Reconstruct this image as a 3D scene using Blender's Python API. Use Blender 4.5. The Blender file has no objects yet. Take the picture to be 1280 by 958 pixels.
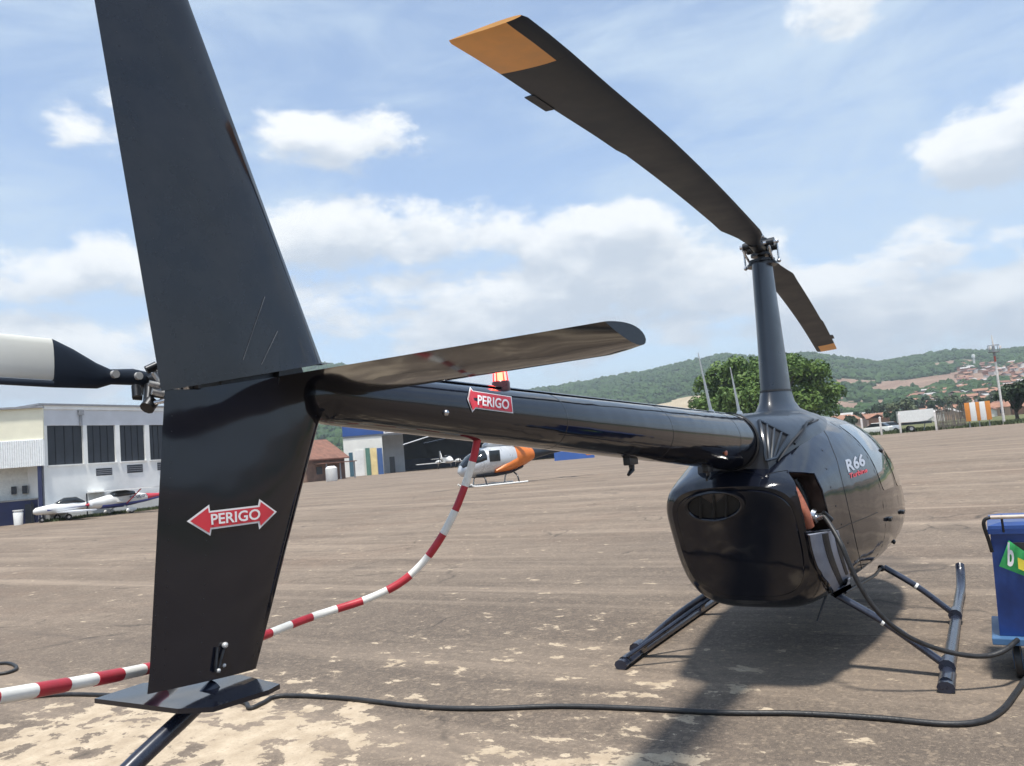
import bpy, bmesh, math, random
import numpy as np
from mathutils import Vector, Matrix
from mathutils.bvhtree import BVHTree
random.seed(7); RNG = np.random.default_rng(7)
scn = bpy.context.scene
COL = scn.collection
# ------------------------------------------------------------------ camera (world axes = helicopter axes: x forward, y left, z up)
W, H, F = 1280.0, 958.0, 974.5
CAM = np.array([-6.947, -1.520, 1.714])
YAW, PITCH, ROLL = map(math.radians, (31.019, 5.143, 5.039))
_d = np.array([math.cos(YAW)*math.cos(PITCH), math.sin(YAW)*math.cos(PITCH), math.sin(PITCH)])
_r = np.cross(_d, [0, 0, 1]); _r /= np.linalg.norm(_r); _u = np.cross(_r, _d)
_R = math.cos(ROLL)*_r - math.sin(ROLL)*_u
_U = math.sin(ROLL)*_r + math.cos(ROLL)*_u
cd = bpy.data.cameras.new('camera'); cam = bpy.data.objects.new('camera', cd); COL.objects.link(cam)
cd.sensor_width = 36; cd.lens = F/W*36; cd.clip_start = .05; cd.clip_end = 9000
cam.matrix_world = Matrix(((_R[0], _U[0], -_d[0], CAM[0]), (_R[1], _U[1], -_d[1], CAM[1]), (_R[2], _U[2], -_d[2], CAM[2]), (0, 0, 0, 1)))
scn.camera = cam
def ray(px, py):
    return _d + _R*(px-W/2)/F - _U*(py-H/2)/F
def onplane(px, py, ax, val):
    r = ray(px, py); return CAM + r*(val-CAM[ax])/r[ax]
def P3(px, py, dist):                       # point at a horizontal distance along a pixel's direction
    r = ray(px, py); return CAM + r*dist/math.hypot(r[0], r[1])
def hzy(px):
    return H/2 + (_d[2]*F + _R[2]*(px-W/2))/_U[2]
def gp(px, dist, z=0):
    p = P3(px, hzy(px), dist); p[2] = z; return p
def azel(px, py):
    r = ray(px, py); return math.atan2(r[1], r[0]), math.atan2(r[2], math.hypot(r[0], r[1]))
# ------------------------------------------------------------------ sun, exposure
SUN = Vector((-.24, -.135, 1.0)).normalized()
sl = bpy.data.lights.new('sun', 'SUN'); sl.energy = 4.0; sl.angle = math.radians(5); sl.color = (1, .955, .88)
so = bpy.data.objects.new('sun', sl); COL.objects.link(so)
so.rotation_euler = (-SUN).to_track_quat('-Z', 'Y').to_euler(); so.location = (0, 0, 30)
scn.view_settings.view_transform = 'Standard'; scn.view_settings.look = 'None'
scn.view_settings.exposure = .55; scn.view_settings.gamma = 1; scn.view_settings.use_curve_mapping = False
# ------------------------------------------------------------------ world: sky + clouds
world = bpy.data.worlds.new('World'); scn.world = world; world.use_nodes = True
world.cycles.sampling_method = 'MANUAL'; world.cycles.sample_map_resolution = 512
def build_world():
    nt = world.node_tree; N = nt.nodes; L = nt.links; N.clear()
    def nd(t, **k):
        n = N.new(t)
        for a, b in k.items(): setattr(n, a, b)
        return n
    def put(s, v):
        if isinstance(v, bpy.types.NodeSocket): L.new(v, s)
        else: s.default_value = v
    def m(op, a, b=0.0, c=0.0, clamp=False):
        n = nd('ShaderNodeMath', operation=op, use_clamp=clamp)
        put(n.inputs[0], a); put(n.inputs[1], b); put(n.inputs[2], c); return n.outputs[0]
    def sst(v, lo, hi, a=0.0, b=1.0):
        n = nd('ShaderNodeMapRange', interpolation_type='SMOOTHSTEP')
        put(n.inputs[0], v); put(n.inputs[1], lo); put(n.inputs[2], hi); put(n.inputs[3], a); put(n.inputs[4], b); return n.outputs[0]
    def noise(vec, scale, detail, rough=.5, dist=0.):
        n = nd('ShaderNodeTexNoise'); put(n.inputs['Vector'], vec); n.inputs['Scale'].default_value = scale
        n.inputs['Detail'].default_value = detail; n.inputs['Roughness'].default_value = rough; n.inputs['Distortion'].default_value = dist
        return n.outputs['Fac']
    sky = nd('ShaderNodeTexSky', sky_type='NISHITA', sun_disc=False)
    sky.sun_elevation = math.asin(SUN.z); sky.sun_rotation = math.atan2(SUN.x, SUN.y)
    sky.air_density = 1.0; sky.dust_density = .6; sky.ozone_density = 1.6; sky.altitude = 500
    tc = nd('ShaderNodeTexCoord'); sep = nd('ShaderNodeSeparateXYZ'); L.new(tc.outputs['Generated'], sep.inputs[0])
    x, y, z = sep.outputs
    az = m('ARCTAN2', y, x); el = m('ARCSINE', z)
    # cumulus: (photo pixel centre, half width px, half height px, weight)
    blobs = [(440, 292, 150, 48, 1.05), (560, 300, 130, 42, .95), (730, 305, 120, 42, 1.05), (860, 335, 120, 48, 1.05), (400, 185, 110, 38, .75), (130, 150, 60, 34, .6), (90, 335, 140, 36, .95),
             (600, 372, 330, 52, .95), (900, 400, 260, 52, .9), (1250, 165, 80, 46, .85), (1240, 385, 150, 48, 1.), (1110, 425, 200, 44, .85), (1150, 315, 80, 30, .6),
             (640, 440, 560, 46, .62), (110, 440, 170, 40, .9)]
    blist = []
    for (px, py, hw, hh, w) in blobs:
        a, e = azel(px, py); blist.append((a, e, hw/F, hh/F, w))
    lowv = nd('ShaderNodeCombineXYZ'); put(lowv.inputs[0], x); put(lowv.inputs[1], y); put(lowv.inputs[2], m('MULTIPLY', z, 2.4))
    allround = m('MULTIPLY_ADD', noise(lowv.outputs[0], 2.3, 2, .5), 5.0, -3.25)      # the same kind of clouds all the way round
    def field(elv):
        cur = None
        for (a, e, hw, hh, w) in blist:
            dx = m('MULTIPLY', m('SUBTRACT', az, a), 1/hw); dy = m('MULTIPLY', m('SUBTRACT', elv, e), 1/hh)
            q = m('MULTIPLY_ADD', dx, dx, m('MULTIPLY', dy, dy))
            v = m('MULTIPLY_ADD', q, -w*.62, w)
            cur = v if cur is None else m('MAXIMUM', cur, v)
        return m('MAXIMUM', m('MAXIMUM', cur, allround), -.9)
    def dens(elv, off):
        cv = nd('ShaderNodeCombineXYZ'); put(cv.inputs[0], az); put(cv.inputs[1], m('MULTIPLY', elv, 1.75)); cv.inputs[2].default_value = 3.1
        n1 = noise(cv.outputs[0], 5.2, 9, .56, .25)
        n2 = noise(cv.outputs[0], 17, 8, .62)
        f = m('ADD', field(elv), m('MULTIPLY_ADD', n1, 3.2, -1.84))
        return m('ADD', f, m('MULTIPLY_ADD', n2, 1.35, -.675))
    d0 = dens(el, 0); d1 = dens(m('ADD', el, .034), 1)
    cover = sst(d0, -.10, .48)
    shade = sst(m('SUBTRACT', d1, m('MULTIPLY', d0, .35)), -.45, .80, 1.0, 0.0)   # cloud above -> greyer
    # thin high cloud
    cv2 = nd('ShaderNodeCombineXYZ'); put(cv2.inputs[0], m('ADD', az, m('MULTIPLY', el, 1.1))); put(cv2.inputs[1], m('MULTIPLY', el, 3.2)); cv2.inputs[2].default_value = 8.3
    wn = noise(cv2.outputs[0], 3.1, 8, .62, .5)
    wisp = m('MULTIPLY_ADD', sst(wn, .34, .72), .62, .20)
    low = sst(el, .0, .30, .46, .0)                                # milky air low down, all round
    veil = m('MAXIMUM', wisp, low)
    mixc = nd('ShaderNodeMix', data_type='RGBA'); put(mixc.inputs[0], shade)
    mixc.inputs[6].default_value = (.44, .485, .54, 1); mixc.inputs[7].default_value = (.80, .805, .79, 1)
    bg = nd('ShaderNodeVectorMath', operation='SCALE'); L.new(sky.outputs[0], bg.inputs[0]); bg.inputs['Scale'].default_value = .15
    v1 = nd('ShaderNodeMix', data_type='RGBA'); put(v1.inputs[0], veil); L.new(bg.outputs[0], v1.inputs[6]); v1.inputs[7].default_value = (.46, .56, .66, 1)
    v2 = nd('ShaderNodeMix', data_type='RGBA'); put(v2.inputs[0], m('MULTIPLY', cover, .88)); L.new(v1.outputs[2], v2.inputs[6]); L.new(mixc.outputs[2], v2.inputs[7])
    b = nd('ShaderNodeBackground'); L.new(v2.outputs[2], b.inputs[0]); b.inputs[1].default_value = 1.0
    o = nd('ShaderNodeOutputWorld'); L.new(b.outputs[0], o.inputs[0])
build_world()
# ------------------------------------------------------------------ materials
MATS = {}
def mat(name, col, rough=.5, metal=0., coat=0., var=.12, scale=6., bump=0., bscale=60., emit=None, estr=0., spec=.5, rvar=.08, alpha=None, col2=None, trans=0.):
    if name in MATS: return MATS[name]
    mt = bpy.data.materials.new(name); mt.use_nodes = True; nt = mt.node_tree; N = nt.nodes; L = nt.links
    bs = N['Principled BSDF']; tc = N.new('ShaderNodeTexCoord')
    n = N.new('ShaderNodeTexNoise'); n.inputs['Scale'].default_value = scale; n.inputs['Detail'].default_value = 6; n.inputs['Roughness'].default_value = .6
    L.new(tc.outputs['Object'], n.inputs['Vector'])
    mx = N.new('ShaderNodeMix'); mx.data_type = 'RGBA'
    c = col; c2 = col2 or tuple(min(1, v*(1+var*1.2)+.004*var) for v in col); c1 = tuple(v*(1-var) for v in c)
    mx.inputs[6].default_value = (*c1, 1); mx.inputs[7].default_value = (*c2, 1)
    mr = N.new('ShaderNodeMapRange'); L.new(n.outputs['Fac'], mr.inputs[0]); mr.inputs[1].default_value = .32; mr.inputs[2].default_value = .68
    L.new(mr.outputs[0], mx.inputs[0]); L.new(mx.outputs[2], bs.inputs['Base Color'])
    rr = N.new('ShaderNodeMapRange'); L.new(n.outputs['Fac'], rr.inputs[0]); rr.inputs[1].default_value = .3; rr.inputs[2].default_value = .7
    rr.inputs[3].default_value = max(.01, rough-rvar); rr.inputs[4].default_value = min(1, rough+rvar); L.new(rr.outputs[0], bs.inputs['Roughness'])
    bs.inputs['Metallic'].default_value = metal; bs.inputs['Coat Weight'].default_value = coat; bs.inputs['Coat Roughness'].default_value = .04
    bs.inputs['Specular IOR Level'].default_value = spec; bs.inputs['Transmission Weight'].default_value = trans
    if emit: bs.inputs['Emission Color'].default_value = (*emit, 1); bs.inputs['Emission Strength'].default_value = estr
    if bump:
        n2 = N.new('ShaderNodeTexNoise'); n2.inputs['Scale'].default_value = bscale; n2.inputs['Detail'].default_value = 4; L.new(tc.outputs['Object'], n2.inputs['Vector'])
        b = N.new('ShaderNodeBump'); b.inputs['Strength'].default_value = bump; b.inputs['Distance'].default_value = .02; L.new(n2.outputs['Fac'], b.inputs['Height']); L.new(b.outputs[0], bs.inputs['Normal'])
    MATS[name] = mt; return mt
def paint_black(name, col, rough, dust, wave=.0012):
    mt = bpy.data.materials.new(name); mt.use_nodes = True; nt = mt.node_tree; N = nt.nodes; L = nt.links; bs = N['Principled BSDF']
    tc = N.new('ShaderNodeTexCoord'); n = N.new('ShaderNodeTexNoise'); n.inputs['Scale'].default_value = 5; n.inputs['Detail'].default_value = 8; n.inputs['Roughness'].default_value = .65
    L.new(tc.outputs['Object'], n.inputs['Vector'])
    n3 = N.new('ShaderNodeTexNoise'); n3.inputs['Scale'].default_value = 420; n3.inputs['Detail'].default_value = 2; L.new(tc.outputs['Object'], n3.inputs['Vector'])
    mr = N.new('ShaderNodeMapRange'); mr.inputs[1].default_value = .35; mr.inputs[2].default_value = .75; L.new(n.outputs['Fac'], mr.inputs[0])
    sp = N.new('ShaderNodeMapRange'); sp.inputs[1].default_value = .66; sp.inputs[2].default_value = .74; L.new(n3.outputs['Fac'], sp.inputs[0])
    ad = N.new('ShaderNodeMath'); ad.operation = 'MULTIPLY_ADD'; L.new(sp.outputs[0], ad.inputs[0]); ad.inputs[1].default_value = .5; L.new(mr.outputs[0], ad.inputs[2])
    ml = N.new('ShaderNodeMath'); ml.operation = 'MULTIPLY'; L.new(ad.outputs[0], ml.inputs[0]); ml.inputs[1].default_value = dust
    mx = N.new('ShaderNodeMix'); mx.data_type = 'RGBA'; L.new(ml.outputs[0], mx.inputs[0]); mx.inputs[6].default_value = (*col, 1); mx.inputs[7].default_value = (.19, .17, .15, 1)
    L.new(mx.outputs[2], bs.inputs['Base Color'])
    rr = N.new('ShaderNodeMapRange'); L.new(n.outputs['Fac'], rr.inputs[0]); rr.inputs[1].default_value = .3; rr.inputs[2].default_value = .75; rr.inputs[3].default_value = rough*.7; rr.inputs[4].default_value = rough*1.7
    L.new(rr.outputs[0], bs.inputs['Roughness']); bs.inputs['Coat Weight'].default_value = .15; bs.inputs['Coat Roughness'].default_value = .05
    n2 = N.new('ShaderNodeTexNoise'); n2.inputs['Scale'].default_value = 2.6; n2.inputs['Detail'].default_value = 2; L.new(tc.outputs['Object'], n2.inputs['Vector'])
    b = N.new('ShaderNodeBump'); b.inputs['Strength'].default_value = 1; b.inputs['Distance'].default_value = wave*6; L.new(n2.outputs['Fac'], b.inputs['Height'])
    L.new(b.outputs[0], bs.inputs['Normal']); L.new(b.outputs[0], bs.inputs['Coat Normal'])
    MATS[name] = mt; return mt
BLACK = paint_black('black_gloss_paint', (.0045, .006, .012), .08, .02)
FINP = paint_black('black_fin_paint', (.009, .011, .016), .12, .10)
MASTP = mat('mast_satin_paint', (.017, .024, .036), .34, coat=.2, var=.12)
BLADE = mat('blade_grey_paint', (.019, .027, .042), .5, var=.2, scale=3, spec=.3)
ORANGE = mat('tip_yellow_orange', (.80, .40, .12), .45, var=.1)
DARKM = mat('dark_metal', (.03, .032, .036), .35, metal=.6, var=.3, scale=40)
STEEL = mat('bright_steel', (.55, .56, .58), .28, metal=1, var=.2, scale=40)
SKID = mat('skid_navy_paint', (.016, .02, .036), .3, coat=.3, var=.3, scale=12)
RUBBER = mat('black_rubber', (.018, .018, .019), .5, var=.35, scale=20, bump=.15)
WHITE = mat('white_paint', (.78, .78, .75), .42, var=.06)
OFFW = mat('blade_cream', (.74, .75, .70), .4, var=.05, scale=4)
ZINC = mat('zinc_bolt', (.58, .58, .57), .3, metal=.35, var=.1)
RED = mat('sign_red', (.60, .035, .05), .4, var=.08)
SIGNW = mat('sign_white', (.82, .80, .79), .42, var=.03)
GLASS = mat('tinted_cabin_glass', (.012, .013, .013), .03, coat=1., var=.1, rvar=.01)
INT = mat('bay_interior', (.035, .022, .018), .6, var=.5, scale=14)
COPPER = mat('bay_duct', (.36, .12, .07), .45, var=.4, scale=18)
PALE = mat('door_inner_grey', (.23, .25, .30), .38, var=.15, scale=9)
# ------------------------------------------------------------------ mesh helpers
def link(o, parent=None):
    COL.objects.link(o)
    if parent is not None: o.parent = parent
    return o
def mesh(name, V, Fc, m, parent=None, smooth=0, kind=None):
    me = bpy.data.meshes.new(name); me.from_pydata([tuple(map(float, v)) for v in V], [], [tuple(f) for f in Fc]); me.update()
    if smooth:
        for p in me.polygons: p.use_smooth = True
        me.set_sharp_from_angle(angle=math.radians(smooth))
    if isinstance(m, (list, tuple)):
        for q in m: me.materials.append(q)
    elif m: me.materials.append(m)
    o = bpy.data.objects.new(name, me); link(o, parent)
    if kind: o['kind'] = kind
    return o
def empty(name, loc=(0, 0, 0), rz=0., label=None, cat=None, group=None, parent=None):
    o = bpy.data.objects.new(name, None); o.empty_display_size = .2; o.location = tuple(map(float, loc)); o.rotation_euler = (0, 0, rz); link(o, parent)
    if label: tag(o, label, cat, group)
    return o
def tag(o, label, cat, group=None):
    o['label'] = label; o['category'] = cat
    if group: o['group'] = group
    return o
class G:                                     # geometry gatherer for one part
    def __init__(s): s.V = []; s.F = []; s.M = []
    def add(s, V, Fc, mi=0):
        b = len(s.V); s.V += [tuple(v) for v in V]; s.F += [tuple(i+b for i in f) for f in Fc]; s.M += [mi]*len(Fc); return s
    def box(s, x0, x1, y0, y1, z0, z1, mi=0, bev=0.):
        if bev:
            bm = bmesh.new(); bmesh.ops.create_cube(bm, size=1)
            for v in bm.verts: v.co = Vector(((x0+x1)/2+v.co.x*(x1-x0), (y0+y1)/2+v.co.y*(y1-y0), (z0+z1)/2+v.co.z*(z1-z0)))
            bmesh.ops.bevel(bm, geom=bm.edges[:], offset=bev, segments=2, affect='EDGES', profile=.6)
            bm.verts.index_update(); s.add([v.co[:] for v in bm.verts], [[v.index for v in f.verts] for f in bm.faces], mi); bm.free(); return s
        V = [(x, y, z) for x in (x0, x1) for y in (y0, y1) for z in (z0, z1)]
        return s.add(V, [(0, 1, 3, 2), (4, 6, 7, 5), (0, 4, 5, 1), (2, 3, 7, 6), (0, 2, 6, 4), (1, 5, 7, 3)], mi)
    def loft(s, rings, c0=True, c1=True, mi=0, closed=True):
        n = len(rings[0]); V = [p for r in rings for p in r]; Fc = []
        for i in range(len(rings)-1):
            for j in range(n if closed else n-1):
                k = (j+1) % n; Fc.append((i*n+j, i*n+k, (i+1)*n+k, (i+1)*n+j))
        if c0: Fc.append(tuple(range(n))[::-1])
        if c1: Fc.append(tuple((len(rings)-1)*n+j for j in range(n)))
        return s.add(V, Fc, mi)
    def tube(s, path, rad, n=10, mi=0, caps=True, flat=1.):
        path = [np.array(p, float) for p in path]; rings = []; up = None
        for i, p in enumerate(path):
            t = path[min(i+1, len(path)-1)]-path[max(i-1, 0)]; t /= np.linalg.norm(t)+1e-12
            if up is None:
                up = np.array([0, 0, 1.]) if abs(t[2]) < .9 else np.array([1., 0, 0])
            a = np.cross(t, up); a /= np.linalg.norm(a)+1e-12; up = np.cross(a, t)
            r = rad[i] if hasattr(rad, '__len__') else rad
            rings.append([p + r*(math.cos(q)*a + flat*math.sin(q)*up) for q in np.linspace(0, 2*math.pi, n, endpoint=False)])
        return s.loft(rings, caps, caps, mi)
    def cyl(s, a, b, r0, r1=None, n=14, mi=0): return s.tube([a, b], [r0, r0 if r1 is None else r1], n, mi)
    def ball(s, c, r, n=10, k=6, mi=0, sc=(1, 1, 1)):
        rings = []
        for i in range(1, k):
            f = math.pi*i/k; rings.append([(c[0]+sc[0]*r*math.sin(f)*math.cos(q), c[1]+sc[1]*r*math.sin(f)*math.sin(q), c[2]+sc[2]*r*math.cos(f)) for q in np.linspace(0, 2*math.pi, n, endpoint=False)][::-1])
        return s.loft(rings, True, True, mi)
    def prism(s, poly, axis, a, b, mi=0):        # polygon (u,v) extruded along axis from a to b
        def p3(u, v, w): return {0: (w, u, v), 1: (u, w, v), 2: (u, v, w)}[axis]
        n = len(poly); V = [p3(u, v, a) for u, v in poly]+[p3(u, v, b) for u, v in poly]
        Fc = [tuple(range(n))[::-1], tuple(range(n, 2*n))]+[(j, (j+1) % n, n+(j+1) % n, n+j) for j in range(n)]
        return s.add(V, Fc, mi)
    def build(s, name, m, parent=None, smooth=0, kind=None):
        o = mesh(name, s.V, s.F, m, parent, smooth, kind)
        if isinstance(m, (list, tuple)): o.data.polygons.foreach_set('material_index', s.M)
        bm = bmesh.new(); bm.from_mesh(o.data); bmesh.ops.recalc_face_normals(bm, faces=bm.faces[:]); bm.to_mesh(o.data); bm.free()
        if smooth: o.data.set_sharp_from_angle(angle=math.radians(smooth))
        return o
def spline(pts, n=8):
    P = [np.array(p, float) for p in pts]; P = [2*P[0]-P[1]]+P+[2*P[-1]-P[-2]]; out = []
    for i in range(1, len(P)-2):
        for k in range(n):
            t = k/n; a, b, c, d = P[i-1:i+3]
            out.append(.5*((2*b)+(c-a)*t+(2*a-5*b+4*c-d)*t*t+(3*b-a-3*c+d)*t**3))
    out.append(P[-2]); return out
def hermite(xs, ys):
    xs = np.array(xs, float); ys = np.array(ys, float); h = np.diff(xs); dl = np.diff(ys)/h; m = np.zeros(len(xs))
    for i in range(1, len(xs)-1):
        m[i] = 0 if dl[i-1]*dl[i] <= 0 else 2*dl[i-1]*dl[i]/(dl[i-1]+dl[i])
    m[0], m[-1] = dl[0], dl[-1]
    def f(x):
        i = int(np.clip(np.searchsorted(xs, x)-1, 0, len(h)-1)); t = (x-xs[i])/h[i]
        return (1+2*t)*(1-t)**2*ys[i]+t*(1-t)**2*h[i]*m[i]+t*t*(3-2*t)*ys[i+1]+t*t*(t-1)*h[i]*m[i+1]
    return f
def copy_tree(o, parent=None):
    c = o.copy(); link(c, parent)
    for ch in [k for k in COL.objects if k.parent == o]: copy_tree(ch, c)
    return c
def bvh(o):
    me = o.data; mw = o.matrix_basis
    return BVHTree.FromPolygons([mw @ v.co for v in me.vertices], [p.vertices[:] for p in me.polygons])
def cast(px, py, trees, off=.003):
    r = Vector(ray(px, py)).normalized(); best = None
    for t in trees:
        h = t.ray_cast(Vector(CAM), r)
        if h[0] is not None and (best is None or h[3] < best[3]): best = h
    if best is None: return None
    n = best[1] if best[1].dot(r) < 0 else -best[1]
    return np.array(best[0]+n*off), np.array(n)
def text_mesh(s, bold=.02):
    c = bpy.data.curves.new('lettering', 'FONT'); c.body = s; c.offset = bold; c.resolution_u = 3
    o = bpy.data.objects.new('lettering', c); COL.objects.link(o)
    dg = bpy.context.evaluated_depsgraph_get(); me = bpy.data.meshes.new_from_object(o.evaluated_get(dg))
    V = np.array([v.co[:2] for v in me.vertices]); Fc = [p.vertices[:] for p in me.polygons]
    bpy.data.objects.remove(o); bpy.data.curves.remove(c); bpy.data.meshes.remove(me)
    lo, hi = V.min(0), V.max(0); return (V-lo)/(hi-lo), Fc, (hi-lo)
def decal_text(s, quad, trees, m, name, parent, off=.004, bold=.02):   # quad px: BL BR TR TL
    uv, Fc, _ = text_mesh(s, bold); q = [np.array(a, float) for a in quad]; V = []
    for u, v in uv:
        p = (1-u)*(1-v)*q[0]+u*(1-v)*q[1]+u*v*q[2]+(1-u)*v*q[3]
        V.append(cast(p[0], p[1], trees, off)[0])
    return mesh(name, V, Fc, m, parent)
def text_flat(s, o0, ex, ez, wid, hei, m, name, parent, bold=.02):       # lettering on a flat wall
    uv, Fc, _ = text_mesh(s, bold); o0, ex, ez = map(np.array, (o0, ex, ez))
    return mesh(name, [o0+ex*u*wid+ez*v*hei for u, v in uv], Fc, m, parent)
def decal_poly(poly, trees, m, name, parent, off=.003, rep=3):
    V = []; P = [np.array(p, float) for p in poly]
    for i in range(len(P)):
        for k in range(rep): V.append(P[i]+(P[(i+1) % len(P)]-P[i])*k/rep)
    W3 = [cast(p[0], p[1], trees, off)[0] for p in V]
    bm = bmesh.new(); vs = [bm.verts.new(p) for p in W3]; f = bm.faces.new(vs)
    bmesh.ops.triangulate(bm, faces=[f]); me = bpy.data.meshes.new(name); bm.to_mesh(me); bm.free(); me.materials.append(m)
    return link(bpy.data.objects.new(name, me), parent)
# ------------------------------------------------------------------ the setting: apron, ground, hills
def apron_material():
    mt = bpy.data.materials.new('worn_apron'); mt.use_nodes = True; nt = mt.node_tree; N = nt.nodes; L = nt.links; bs = N['Principled BSDF']
    tc = N.new('ShaderNodeTexCoord'); OB = tc.outputs['Object']
    def put(s, v):
        if isinstance(v, bpy.types.NodeSocket): L.new(v, s)
        else: s.default_value = v
    def noise(vec, sc, det=5, ro=.6, dist=0):
        n = N.new('ShaderNodeTexNoise'); L.new(vec, n.inputs['Vector']); n.inputs['Scale'].default_value = sc; n.inputs['Detail'].default_value = det
        n.inputs['Roughness'].default_value = ro; n.inputs['Distortion'].default_value = dist; return n.outputs['Fac']
    def mp(v, a, b, c=0., d=1., t='LINEAR'):
        n = N.new('ShaderNodeMapRange'); n.interpolation_type = t; put(n.inputs[0], v); put(n.inputs[1], a); put(n.inputs[2], b); put(n.inputs[3], c); put(n.inputs[4], d); return n.outputs[0]
    def m(op, a, b=0., c=0.):
        n = N.new('ShaderNodeMath'); n.operation = op; put(n.inputs[0], a); put(n.inputs[1], b); put(n.inputs[2], c); return n.outputs[0]
    def mix(f, a, b, mode='MIX'):
        n = N.new('ShaderNodeMix'); n.data_type = 'RGBA'; n.blend_type = mode; put(n.inputs[0], f); put(n.inputs[6], a if not isinstance(a, tuple) else (*a, 1)); put(n.inputs[7], b if not isinstance(b, tuple) else (*b, 1)); return n.outputs[2]
    rot = N.new('ShaderNodeMapping'); L.new(OB, rot.inputs[0]); rot.inputs['Rotation'].default_value = (0, 0, math.radians(-28)); rot.inputs['Scale'].default_value = (1, .22, 1)
    streak = noise(rot.outputs[0], .55, 6, .62, .3)              # long drag streaks across the apron
    big = noise(OB, .12, 4, .55); mid = noise(OB, .9, 6, .6); fine = noise(OB, 38, 4, .7); grit = noise(OB, 160, 2, .6)
    def vor(vec, sc, feat='DISTANCE_TO_EDGE'):
        n = N.new('ShaderNodeTexVoronoi'); n.feature = feat; n.inputs['Scale'].default_value = sc; L.new(vec, n.inputs['Vector']); return n.outputs['Distance']
    wv = N.new('ShaderNodeVectorMath'); wv.operation = 'MULTIPLY_ADD'; nz = N.new('ShaderNodeTexNoise'); nz.inputs['Scale'].default_value = 1.3; nz.inputs['Detail'].default_value = 6; L.new(OB, nz.inputs['Vector'])
    L.new(nz.outputs['Color'], wv.inputs[0]); wv.inputs[1].default_value = (.9, .9, 0); L.new(OB, wv.inputs[2])
    c = mix(mp(big, .3, .7), (.195, .144, .104), (.262, .198, .143))
    c = mix(mp(streak, .36, .62), c, (.335, .258, .190))
    c = mix(m('MULTIPLY', mp(streak, .58, .36), .50), c, (.155, .115, .085))
    c = mix(mp(mid, .45, .75, 0, .45), c, (.15, .115, .088))
    c = mix(mp(noise(OB, .33, 5, .6, .6), .50, .70, 0, .45), c, (.235, .150, .102))      # reddish dust
    # darker tone nearer the machines
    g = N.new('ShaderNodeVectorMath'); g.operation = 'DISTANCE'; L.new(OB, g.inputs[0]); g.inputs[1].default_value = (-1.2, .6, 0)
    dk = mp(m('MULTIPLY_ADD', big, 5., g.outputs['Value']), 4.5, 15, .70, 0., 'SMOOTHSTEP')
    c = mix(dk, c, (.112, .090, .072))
    c = mix(mp(noise(OB, 3.2, 7, .68), .42, .72, 0, .50), c, (.098, .078, .062))
    c = mix(mp(noise(OB, 2.1, 7, .7, .5), .54, .76, 0, .6), c, (.30, .235, .175))
    c = mix(mp(noise(OB, 11, 6, .7), .50, .72, 0, .45), c, (.085, .068, .056))
    c = mix(mp(fine, .35, .72, 0, .60), c, (.075, .061, .050))
    c = mix(mp(grit, .57, .69, 0, .65), c, (.38, .31, .24))
    vc = N.new('ShaderNodeTexVoronoi'); vc.inputs['Scale'].default_value = 62; L.new(OB, vc.inputs['Vector']); sv = N.new('ShaderNodeSeparateColor'); L.new(vc.outputs['Color'], sv.inputs[0])
    c = mix(mp(sv.outputs[0], .6, 1., 0, .38), c, (.055, .046, .040)); c = mix(mp(sv.outputs[1], .78, 1., 0, .42), c, (.34, .265, .19))     # stones in the binder
    vd = N.new('ShaderNodeTexVoronoi'); vd.inputs['Scale'].default_value = 27; L.new(OB, vd.inputs['Vector']); sw = N.new('ShaderNodeSeparateColor'); L.new(vd.outputs['Color'], sw.inputs[0])
    c = mix(mp(sw.outputs[0], .75, 1., 0, .26), c, (.065, .054, .046)); c = mix(mp(sw.outputs[1], .88, 1., 0, .4), c, (.33, .255, .18))
    crk = mp(vor(wv.outputs[0], .42), .0, .012, .75, 0.); c = mix(m('MULTIPLY', crk, mp(noise(OB, .5, 3), .46, .58)), c, (.05, .042, .036))
    sw_ = N.new('ShaderNodeMapping'); L.new(OB, sw_.inputs[0]); sw_.inputs['Rotation'].default_value = (0, 0, math.radians(-33)); sw_.inputs['Scale'].default_value = (1, .05, 1)
    c = mix(mp(noise(sw_.outputs[0], .9, 6, .65), .52, .68, 0, .45), c, (.38, .30, .225))
    # oil stains and tyre scrub
    st = noise(OB, .42, 3, .5, .4); c = mix(mp(st, .63, .74, 0, .55, 'SMOOTHSTEP'), c, (.075, .06, .05))
    ty = N.new('ShaderNodeMapping'); L.new(OB, ty.inputs[0]); ty.inputs['Rotation'].default_value = (0, 0, math.radians(52)); ty.inputs['Scale'].default_value = (1, .035, 1)
    c = mix(mp(noise(ty.outputs[0], 2.2, 3, .55), .60, .72, 0, .38), c, (.09, .072, .06))
    # flaking pale coating: solid toward one corner, scattered chips around it
    sp = N.new('ShaderNodeMapping'); L.new(OB, sp.inputs[0]); sp.inputs['Rotation'].default_value = (0, 0, math.radians(-31)); sp.inputs['Scale'].default_value = (1.1, .80, 1)
    chip = noise(sp.outputs[0], 4.4, 12, .64, .2); patch = noise(OB, .75, 3, .5)
    def dist(p):
        n = N.new('ShaderNodeVectorMath'); n.operation = 'DISTANCE'; L.new(OB, n.inputs[0]); n.inputs[1].default_value = p; return n.outputs['Value']
    a1 = mp(dist((-4.2, 3.5, 0)), .8, 2.9, .215, -.02, 'SMOOTHSTEP')
    a2 = mp(dist((-3.6, .4, 0)), .2, 2.2, .150, 0., 'SMOOTHSTEP')
    a3 = mp(dist((-1.0, 2.2, 0)), .2, 2.2, .070, 0., 'SMOOTHSTEP')
    a4 = mp(dist((-1.6, .4, 0)), .2, 1.6, .07, 0., 'SMOOTHSTEP')
    bias = m('ADD', m('MAXIMUM', m('MAXIMUM', a1, a2), m('MAXIMUM', a3, a4)), m('MULTIPLY_ADD', patch, .16, -.095))
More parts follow.
